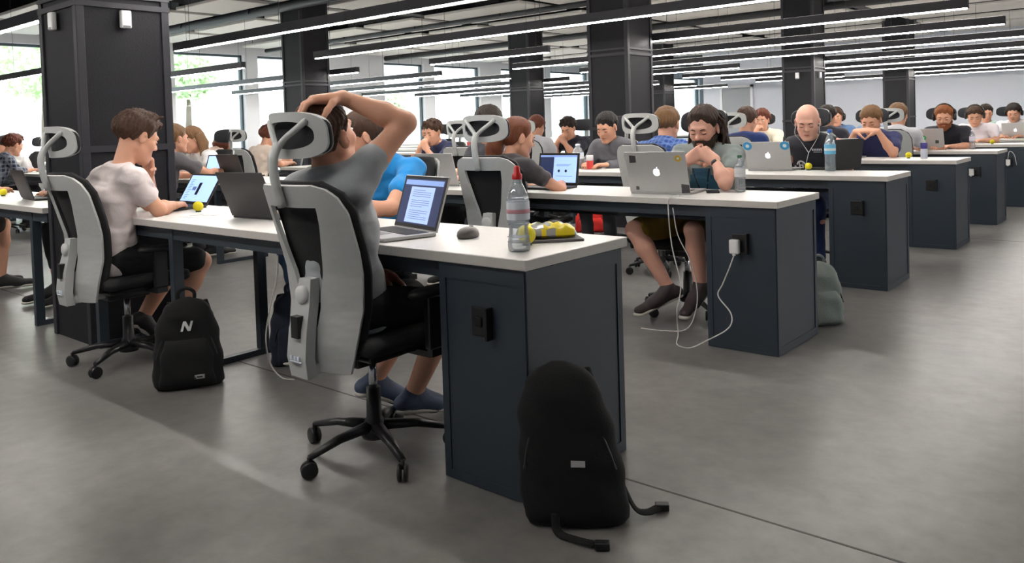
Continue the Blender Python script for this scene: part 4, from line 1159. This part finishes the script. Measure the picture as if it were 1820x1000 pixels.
# second row
place_chair(-2.98, 3.52, .10, 'white office chair of the woman with a ponytail')
seat('woman with a long auburn ponytail, dark t-shirt, elbow on desk', -3.19, 1, 'near', ({**sit(.38,'type')[0], 'elR': (.29,.25,.775), 'wrR': (.12,.44,.79)}, {}), chair=False, yoff=-.02, rz=-.12, sc=.965, shirt=(62,58,62), sleeves=.5, hair='chestnut', style='pony', female=True, pants=(30,34,44), res=.008, head=(-.35,.22,0), seed=21, skin=M_skin)
laptop('dark laptop with a blue split screen in front of the woman', (-3.06,4.03), .02, .31, .21, 100, M_dlap, 'split')
laptop('silver laptop seen from behind, left of the woman’s chair'.replace('’', "'"), (-3.93,3.86), math.pi+.12, .33, .23, 108, M_alu, 'dark', logo='grey')
L6 = (-2.18, 4.34)
P6 = W2L(dict(pelvis=(-2.19,4.43,.56), waist=(-2.185,4.42,.67), chest=(-2.18,4.37,.83), neck=(-2.175,4.34,.965), head=(-2.17,4.275,1.085),
    shR=(-2.345,4.33,.925), shL=(-2.005,4.33,.925), elL=(-1.945,4.07,.785), wrL=(-2.03,4.13,.905), elR=(-2.33,4.08,.785), wrR=(-2.195,4.135,.91),
    hipR=(-2.27,4.38,.54), hipL=(-2.11,4.38,.54), knR=(-2.40,3.87,.53), knL=(-2.06,3.92,.54), anR=(-2.245,3.96,.20), toR=(-2.32,3.83,.10), anL=(-2.07,4.0,.23), toL=(-2.07,3.86,.12)), L6, math.pi, S1)
person('bearded man with dreadlocks, hands clasped at his mouth, mustard shorts', (*L6,0), math.pi, P6, M_skin3, 'walnut', 'dread', (132,142,140), .5, (122,98,22), 'shorts', (58,48,48), res=.006,
       head=(.12,.34,0), sc=S1, seed=11, beard='walnut', hands={'L': dict(d=(.75,-.1,.45), pn=(.2,-.95,0), curl=1.35, thumb=-1), 'R': dict(d=(-.75,.1,.45), pn=(-.1,-.95,.1), curl=1.3, thumb=1)}, extras=(watch('L'),))
place_chair(-2.31, 4.30, math.pi, 'office chair of the man with dreadlocks', spin=.35)
laptop('silver laptop with stickers and a lit fruit logo before the dreadlocked man', (-2.205,3.825), math.pi+.13, .345, .24, 109, M_alu, 'dark', logo='lit',
    stickers=((.13,.83,.020,(70,62,66),'s'),(.88,.84,.018,(196,160,40),'o'),(.14,.10,.010,(80,76,70),'s'),(.93,.10,.024,(62,58,62),'s')))
bottle('clear water bottle with green label band by the dreadlocked man', -1.873, 4.10, .20, .029, (60,110,80), (236,238,238))
t = thing('smartphone', 'black phone lying on the desk beside the clear water bottle', 'phone', (-2.0, 4.03, TZ), .5); bm = BM(); box(bm, -.035, .035, -.07, .07, 0, .009, bev=.004); obj('phone_body', bm, M_blk, t)
bm = BM(); box(bm, -.032, .032, -.064, .064, .0088, .0095); obj('screen', bm, S_dark, t)
seat('person hidden behind the white headrest, only dark hair showing', -4.05, 1, 'far', sit(.0,'type'), shirt=(60,62,70), hair='dark', res=.012, seed=22, yoff=.12, sc=1.025)
seat('young man in dark grey t-shirt, right of the big column, arm on desk', -7.08, 1, 'near', ({**sit(.15,'type')[0], 'elR': (.26,.26,.79), 'wrR': (.12,.5,.80)}, {}), shirt=(96,92,96), hair='light', style='short', pants=(50,50,56), res=.010, head=(0,.05,0), seed=23, yoff=-.12)
laptop('laptop with a bright screen in front of the man in dark grey', (-7.3,4.13), .35, .32, .21, 112, M_dlap, 'blue')
laptop('dark laptop seen from behind, next to the bright screen', (-6.78,4.0), math.pi+.05, .34, .22, 108, M_dlap, 'dark')
seat('woman in a dark cap with long light hair, white top', -8.0, 1, 'far', sit(.35,'type'), shirt=(224,222,220), hair='light', style='long', female=True, res=.013, seed=24)
seat('man in chequered dark shirt at the left edge of the picture', -11.35, 1, 'near', sit(.4,'type'), shirt=(62,66,84), sleeves=1.6, hair='auburn', style='messy', res=.012, seed=25, head=(.2,.3,0), yoff=-.15, shirt_mat=plaid('dark_check', (40,46,66), (170,176,190), 20.))
seat('person in white top with dark hair, looking down, left of the column', -13.35, 1, 'far', sit(.5,'chinR'), shirt=(232,230,228), hair='dark', style='messy', res=.014, seed=26)

# third row
seat('bald man in black sleeveless shirt with white print and earphones', -2.21, 2, 'far', sit(.35,'lap'), shirt=(26,28,38), sleeves=0, hair='brown', style='bald', pants=(36,54,96), skin=M_skin3, res=.0075, head=(.25,.38,0), seed=31, extras=(earphones,), yoff=0, clabel='black-backed office chair of the bald man')
laptop('silver laptop with two round blue stickers before the bald man', (-2.42,5.82), math.pi+.1, .33, .23, 112, M_alu, 'dark', logo='lit', stickers=((.07,.86,.034,(60,150,200),'o'),(.90,.86,.034,(60,150,200),'o')))
yball('yellow ball on the third desk between laptop and blue bottle', -2.174, 5.93)
bottle('tall pale blue water bottle on the third desk', -1.992, 5.86, .30, .038, (40,90,170), (110,190,226), tint=(226,240,248))
seat('man with short dark hair in grey sweater, looking down, before the tall column', -4.0, 2, 'far', sit(.35,'type'), shirt=(96,96,102), sleeves=1.9, hair='black', res=.010, head=(.1,.4,0), seed=32)
bottle('clear bottle on the third desk before the man in grey sweater', -4.16, 5.80, .22, .05, (240,240,245), (220,232,240), inside=.1)
cyl('drink_can', 'red and white can beside the clear bottle on the third desk', 'can', -4.0, 5.75, .030, .12, (206,60,56), (230,230,232))
yball('yellow ball on the third desk left of the clear bottle', -4.36, 5.85)
seat('man in blue plaid shirt seen from behind, light brown hair', -3.06, 2, 'near', sit(.2,'type'), shirt=(44,76,150), sleeves=1.6, hair='light', res=.009, head=(.1,.15,0), seed=33, dx=-.015, yoff=-.08, shirt_mat=plaid('blue_plaid', (44,76,150), (120,150,205)), clabel='white office chair behind the silver laptop, of the man in plaid')
seat('woman with long red-brown hair leaning over the desk by the windows', -9.9, 2, 'near', sit(.8,'type'), shirt=(214,190,176), hair='auburn', style='long', female=True, res=.013, seed=34)
seat('man in beige t-shirt seen from behind beneath the windows', -8.5, 2, 'near', sit(.3,'type'), shirt=(226,208,192), hair='auburn', style='messy', res=.013, seed=35, yoff=-.05)
seat('man in navy top, hand over his face, beneath the windows', -6.2, 2, 'far', sit(.4,'mouth'), shirt=(40,48,84), hair='brown', style='messy', res=.011, head=(.1,.25,0), seed=36)
seat('dark-haired person beyond the grey headrest by the windows', -9.2, 2, 'far', sit(.0,'type'), shirt=(80,84,90), hair='brown', res=.014, seed=37)

# fourth row
seat('man in navy t-shirt with both hands in front of his mouth', -2.31, 3, 'far', sit(.5,'brow'), shirt=(44,50,96), hair='light', res=.009, head=(0,.42,0), skin=M_skin, seed=41, clabel='black-backed office chair of the man in navy')
laptop('small silver laptop with lit logo before the man in navy', (-2.47,7.66), math.pi+.05, .28, .2, 116, M_alu, 'dark', logo='lit')
laptop('dark laptop standing open left of the small silver laptop', (-1.95,6.03), math.pi+1.0, .28, .22, 100, M_dlap, 'dark')
yball('yellow ball near the end of the fourth desk', -1.93, 7.68)
cyl('drink_can', 'white can with dark blue lid on the fourth desk', 'can', -1.80, 7.66, .028, .135, (206,208,222), (48,40,120))
seat('person in navy-blue shirt seen from behind, right of the dreadlocks', -3.32, 3, 'near', sit(.15,'type'), shirt=(40,62,120), sleeves=1.5, hair='brown', res=.010, seed=42, clabel='white office chair of the person in navy-blue shirt')
seat('man in black t-shirt, hand on his face, left of the tall column', -5.82, 3, 'far', sit(.5,'mouth'), shirt=(34,36,50), hair='dark', style='messy', res=.011, head=(.2,.4,0), seed=43)
laptop('dark grey laptop before the man in black, left of the tall column', (-6.25,7.72), math.pi, .34, .23, 104, M_dlap, 'dark')
seat('person with auburn hair behind a white headrest left of the column', -5.90, 3, 'near', sit(.1,'type'), shirt=(200,200,206), hair='auburn', res=.012, seed=44, rz=.2)
seat('person in pale blue shirt behind the raised elbow', -8.3, 3, 'far', sit(.4,'type'), shirt=(140,176,214), hair='dark', res=.013, seed=45)
seat('person in red and white top far back by the windows', -7.4, 3, 'far', sit(.3,'type'), shirt=(196,90,90), hair='dark', res=.013, seed=46)

# fifth row
seat('red-bearded man in black t-shirt with headphones', -2.08, 4, 'far', sit(.45,'type'), shirt=(28,30,40), hair='ginger', beard='ginger', res=.010, head=(.1,.30,0), seed=51, extras=(headphones,), clabel='black-backed office chair of the red-bearded man')
laptop('silver laptop with green and white stickers before the red-bearded man', (-2.20,9.50), math.pi+.05, .34, .24, 112, M_alu, 'dark', stickers=((.42,.55,.030,(66,160,96),'o'),(.1,.8,.02,(235,235,238),'s'),(.8,.35,.018,(60,70,66),'s')))
bottle('white milky bottle on the fifth desk', -1.80, 9.66, .2, .028, (230,226,240), (226,220,238))
seat('woman in yellow and white top, face raised, far back', -4.18, 4, 'far', sit(.2,'chinR'), shirt=(236,232,210), hair='auburn', style='curly', female=True, res=.012, head=(.2,.1,0), seed=52)
seat('person in white shirt seen from behind in front of the thin column', -2.42, 4, 'near', sit(.15,'type'), shirt=(206,206,212), hair='light', res=.011, seed=53, clabel='white office chair before the thin column')
seat('dark-haired person seen from behind next to the bald man', -3.15, 4, 'near', sit(.05,'type'), shirt=(50,50,60), hair='dark', res=.012, seed=54)

# sixth and seventh rows
seat('woman in white top with headphones and dark sleeve', -2.12, 5, 'far', sit(.5,'type'), shirt=(234,226,230), hair='brown', style='short', female=True, res=.011, head=(.15,.42,0), seed=61, extras=(headphones,))
yball('yellow ball on the sixth desk', -1.85, 10.9+.15)
seat('man with headset in denim shirt far back by the column', -3.88, 5, 'far', sit(.1,'type'), shirt=(80,110,150), hair='brown', res=.012, head=(.3,.1,0), seed=62, extras=(headphones,))
seat('young man in pale top far back beside the man with headset', -3.52, 5, 'far', sit(.5,'lap'), shirt=(150,170,200), hair='dark', res=.012, head=(.3,.2,0), seed=63, yoff=.5, chair=False)
seat('man in white t-shirt with headphones at the right edge', -1.98, 6, 'far', sit(.3,'type'), shirt=(236,234,236), hair='dark', res=.011, head=(0,.35,0), seed=64, extras=(headphones,))
laptop('silver laptop with lit logo at the right edge, seventh row', (-1.93,13.28), math.pi, .33, .23, 110, M_alu, 'dark', logo='lit')
seat('dark-haired person in mint top behind the woman with headphones', -2.36, 6, 'far', sit(.25,'type'), shirt=(190,222,214), hair='dark', res=.012, head=(.4,.2,0), seed=65, yoff=.15)


# ---- things on and around the first desk
bottle('clear bottle with red sports cap and pale label on the nearest desk', -1.617, 1.925, .245, .036, (214,30,34), (232,240,246), waist=True)
yball('yellow ball between the red-capped bottle and the snack bag', -1.675, 2.035, .03)
t = thing('notebook', 'grey notebook under the yellow snack bag', 'notebook', (-1.665, 2.17, TZ), .85)
bm = BM(); box(bm, -.09, .09, -.06, .06, 0, .009, bev=.002); obj('cover', bm, mat('notebook_grey', (96,92,94), .6), t)
bm = BM(); box(bm, -.088, .088, -.058, .058, .0015, .0075); obj('pages', bm, mat('paper_white', (238,236,230), .8), t)
t = thing('snack_bag', 'crumpled yellow snack bag lying on the grey notebook', 'snack bag', (-1.70, 2.17, TZ+.0095), .75)
rs = np.random.RandomState(3); bm = BM(); NX, NY = 26, 16; gv = {}
for sgn in (1, -1):
    for i in range(NX):
        for j in range(NY):
            u, v = i/(NX-1)*2-1, j/(NY-1)*2-1; e = (1-u**4)*(1-v**4)
            h = .034*e**.5*(1 if sgn > 0 else .35)+((.007)*math.sin(u*13+v*5)*math.sin(v*9-u*4))*e
            gv[sgn,i,j] = bm.verts.new((u*.105*(1-.06*v*v), v*.06*(1-.08*u*u), (.011+h) if sgn > 0 else max(.0, .011-h)+.0008*(1-e)))
    for i in range(NX-1):
        for j in range(NY-1): bm.faces.new([gv[sgn,a,b] for a, b in ((i,j),(i+1,j),(i+1,j+1),(i,j+1))])
sb = obj('wrapper', bm, [mat('snack_yellow', (232,206,30), .3, spec=.7), mat('snack_green', (108,120,60), .3), mat('snack_silver', (205,205,200), .25, .5)], t, smooth=True)
for p in sb.data.polygons:
    c = p.center; q_ = mnoise.noise(Vector((c.x*26, c.y*30, 2.3)))
    if (c.x+.01)**2/.0014+(c.y)**2/.0010 < 1 and c.z > .015: p.material_index = 1 if q_ < .12 else 2
    elif abs(c.x) > .092 or q_ > .28: p.material_index = 2
t = thing('computer_mouse', 'dark grey computer mouse on the desk right of the silver laptop', 'mouse', (-1.98, 2.075, TZ), .35)
bm = BM(); lathe(bm, [(0,0),(.9,0),(1,.25),(.93,.62),(.7,.88),(.35,1),(0,1.02)], 24, M=Matrix.Diagonal((.036,.058,.038,1))); mb = obj('mouse_shell', bm, mat('mouse_grey', (84,78,76), .35), t, smooth=True)
bm = BM(); tube(bm, [(-.006,.03,.031),(.006,.03,.031)], .009, 12); obj('scroll_wheel', bm, M_blk, t, smooth=True)
bm = BM(); box(bm, -.0225, -.019, -.02, .03, .018, .024, bev=.001); obj('side_button', bm, mat('mouse_light', (176,172,170), .3), t)
place_chair(-4.78, 5.2, .1, 'empty white-framed office chair behind the desk left of the woman', spin=.3)
t = thing('paper', 'white paper sheet with a faint drawing beside the yellow ball', 'paper', (-3.72, 2.03, TZ+.0005), .3)
bm = BM(); box(bm, -.10, .10, -.07, .07, 0, .0008); obj('sheet', bm, mat('paper_white', (238,236,230), .8), t)
bm = BM(); tube(bm, spline([(-.07,-.03,.001),(-.03,.01,.001),(.02,-.02,.001),(.07,.02,.001)], 5), .0012, 4); obj('drawing', bm, mat('pencil_mark', (160,140,140), .8), t)
backpack('black backpack with a white letter N against the desk leg', (-3.50, 1.80, 0), 1.0, .40, .148, .075, mark='N', tilt=-.05, seed=2)
b2 = backpack('large plain black backpack leaning on the corner of the nearest desk', (-1.355, 1.835, 0), .60, .445, .150, .075, front=False, patch=False, tilt=-.13, roll=-.10, seed=5, handle=False)
bm = BM(); box(bm, -.012, .028, -.078, -.072, .165, .182, M=rotx(-.13)); obj('label_patch', bm, mat('patch_white', (190,190,190), .6), b2)
for pts, e in (([(.13,.02,.10),(.165,.01,.03),(.20,.02,.014),(.235,.05,.014)], (.245,.06,.014)), ([(-.06,-.07,.05),(-.05,-.10,.012),(.0,-.135,.010),(.05,-.16,.012)], (.07,-.165,.012))):
    bm = BM(); tube(bm, spline(pts, 6), .012, 8, flat=.3); so = obj('loose_strap', bm, mat('bag_9_9_10', (9,9,10)), b2, smooth=True)
    bm = BM(); box(bm, e[0]-.02, e[0]+.02, e[1]-.013, e[1]+.013, .002, .022, bev=.003); obj('buckle', bm, M_blk, so)
backpack('dark navy backpack on the floor beside the jeans', (-3.40, 2.30, 0), 1.1, .36, .12, .07, col=(24,32,48), seed=6, patch=False)
cable('thin pale cable hanging below the first desk behind the grey chair', [(-2.83,1.85,.64),(-2.86,1.86,.54),(-2.95,1.88,.40),(-3.10,1.95,.24),(-3.23,2.05,.08),(-3.22,2.1,.006),(-3.15,2.12,.004)])

# ---- second desk: charger and cables, bags
charger('white charger plugged into the end cabinet of the second desk', -1.70, 3.66, .52)
cable('white charging cable from the wall charger down to the floor', [(-1.70,3.635,.478),(-1.72,3.63,.42),(-1.76,3.63,.33),(-1.785,3.63,.27),(-1.72,3.63,.19),(-1.73,3.62,.12),(-1.85,3.62,.04),(-1.92,3.58,.004),(-2.0,3.60,.004),(-2.06,3.72,.02),(-2.03,3.66,.16),(-2.0,3.65,.30),(-2.04,3.64,.50),(-2.055,3.64,.70),(-2.05,3.66,.745),(-2.05,3.74,.746)])
cable('second thin white cable looping under the second desk', [(-2.04,3.66,.69),(-2.02,3.67,.55),(-1.97,3.70,.42),(-1.96,3.74,.30),(-1.95,3.72,.18),(-2.02,3.74,.05),(-2.2,3.8,.004),(-2.32,3.78,.004)], .0028)
backpack('red and black backpack on the floor seen under the second desk', (-4.86, 6.98, 0), .6, .27, .17, .08, col=(206,40,34), seed=8, patch=False)
backpack('dark blue backpack on the floor far under the second desk', (-5.95, 7.1, 0), .6, .27, .14, .08, col=(34,46,84), seed=18, patch=False)
backpack('grey-green backpack on the floor behind the second desk end', (-1.58, 4.42, 0), .9, .34, .13, .075, col=(128,138,134), seed=9, patch=False)
charger('white charger on the end cabinet of the fifth desk', -1.72, 9.17, .53)
charger('white charger on the end cabinet of the sixth desk', -1.68, 11.0, .53)
cable('pale cable arching from the charger of the sixth desk', [(-1.68,10.97,.56),(-1.65,10.9,.66),(-1.60,10.88,.62),(-1.58,10.9,.5)])
# ---- things on the further desks
for i, (x, y, a) in enumerate(((-7.75, 3.85, .3), (-8.5, 3.8, -.2), (-8.75, 4.1, .5))):
    if x < -8.2: x += .9; y = 3.8+.12*i
    t = thing('paper', ['white paper sheet by the blue-capped bottle, second row', 'white paper beside the dark laptop of the second row', 'white paper near the far edge of the second row'][i], 'paper', (x, y, TZ+.0005), a)
    bm = BM(); box(bm, -.10, .10, -.07, .07, 0, .001); obj('sheet', bm, mat('paper_white', (238,236,230), .8), t)
yball('yellow ball on the nearest left desk behind the dark laptop', -5.45, 2.1)
bottle('clear bottle among the desks by the windows, second row', -8.08, 4.05, .24, .036, (230,230,235), (220,226,236))
bottle('clear bottle with blue cap on the second row near the windows', -7.6, 3.95, .22, .032, (70,70,150), (214,214,236))
yball('yellow ball on the third row, left of the grey chair', -9.0, 5.75)

for o in list(bpy.data.objects):
    if o.get('label', '').startswith('bald man in black'):
        w_ = mat('shirt_print_white', (222,222,226), .7)
        it = arc_strip(.075,.76,.034,.046,.3,5.6,16)+arc_strip(.075,.76,.008,.016,0,6.28,8)+[[(.055,.745),(.062,.745),(.062,.785),(.055,.785)],[(.085,.735),(.095,.735),(.095,.79),(.085,.79)],[(.12,.75),(.14,.745),(.145,.76),(.125,.765)],[(.03,.74),(.015,.755),(.02,.765),(.035,.75)]]
        paint(o, it, w_, 'shirt_emblem')
        paint(o, [[(-.03-.012*i,.880),(-.022-.012*i,.880),(-.020-.012*i,.895),(-.028-.012*i,.895)] for i in range(6)]+[[(-.09,.868),(-.03,.868),(-.03,.872),(-.09,.872)]], w_, 'shirt_lettering')
    if o.get('label', '').startswith('bearded man with dreadlocks'):
        g = [[(x, z), (x+.02, z), (x+.02, z+.02), (x, z+.02)] for x in np.arange(-.10, .10, .02) for z in np.arange(.64, .89, .02) if abs(x+.01) < .10-.5*max(0, z-.80)]
        paint(o, g, mat('teal_shirt_front', (52,96,122), .85, bump=.2, bscale=200, wrinkle=.4), 'shirt_front')
        k_ = [[(sx*(.055-.05*i/10)-.004, .90-.02*i), (sx*(.055-.05*i/10)+.004, .90-.02*i), (sx*(.055-.05*(i+1)/10)+.004, .88-.02*i), (sx*(.055-.05*(i+1)/10)-.004, .88-.02*i)] for i in range(10) for sx in (-1, 1)]
        paint(o, k_, mat('lanyard_black', (24,26,34), .7), 'lanyard', .62)
        paint(o, [[(-.02,.64),(.02,.64),(.02,.69),(-.02,.69)]], mat('badge_white', (228,228,230), .5), 'badge', .62)
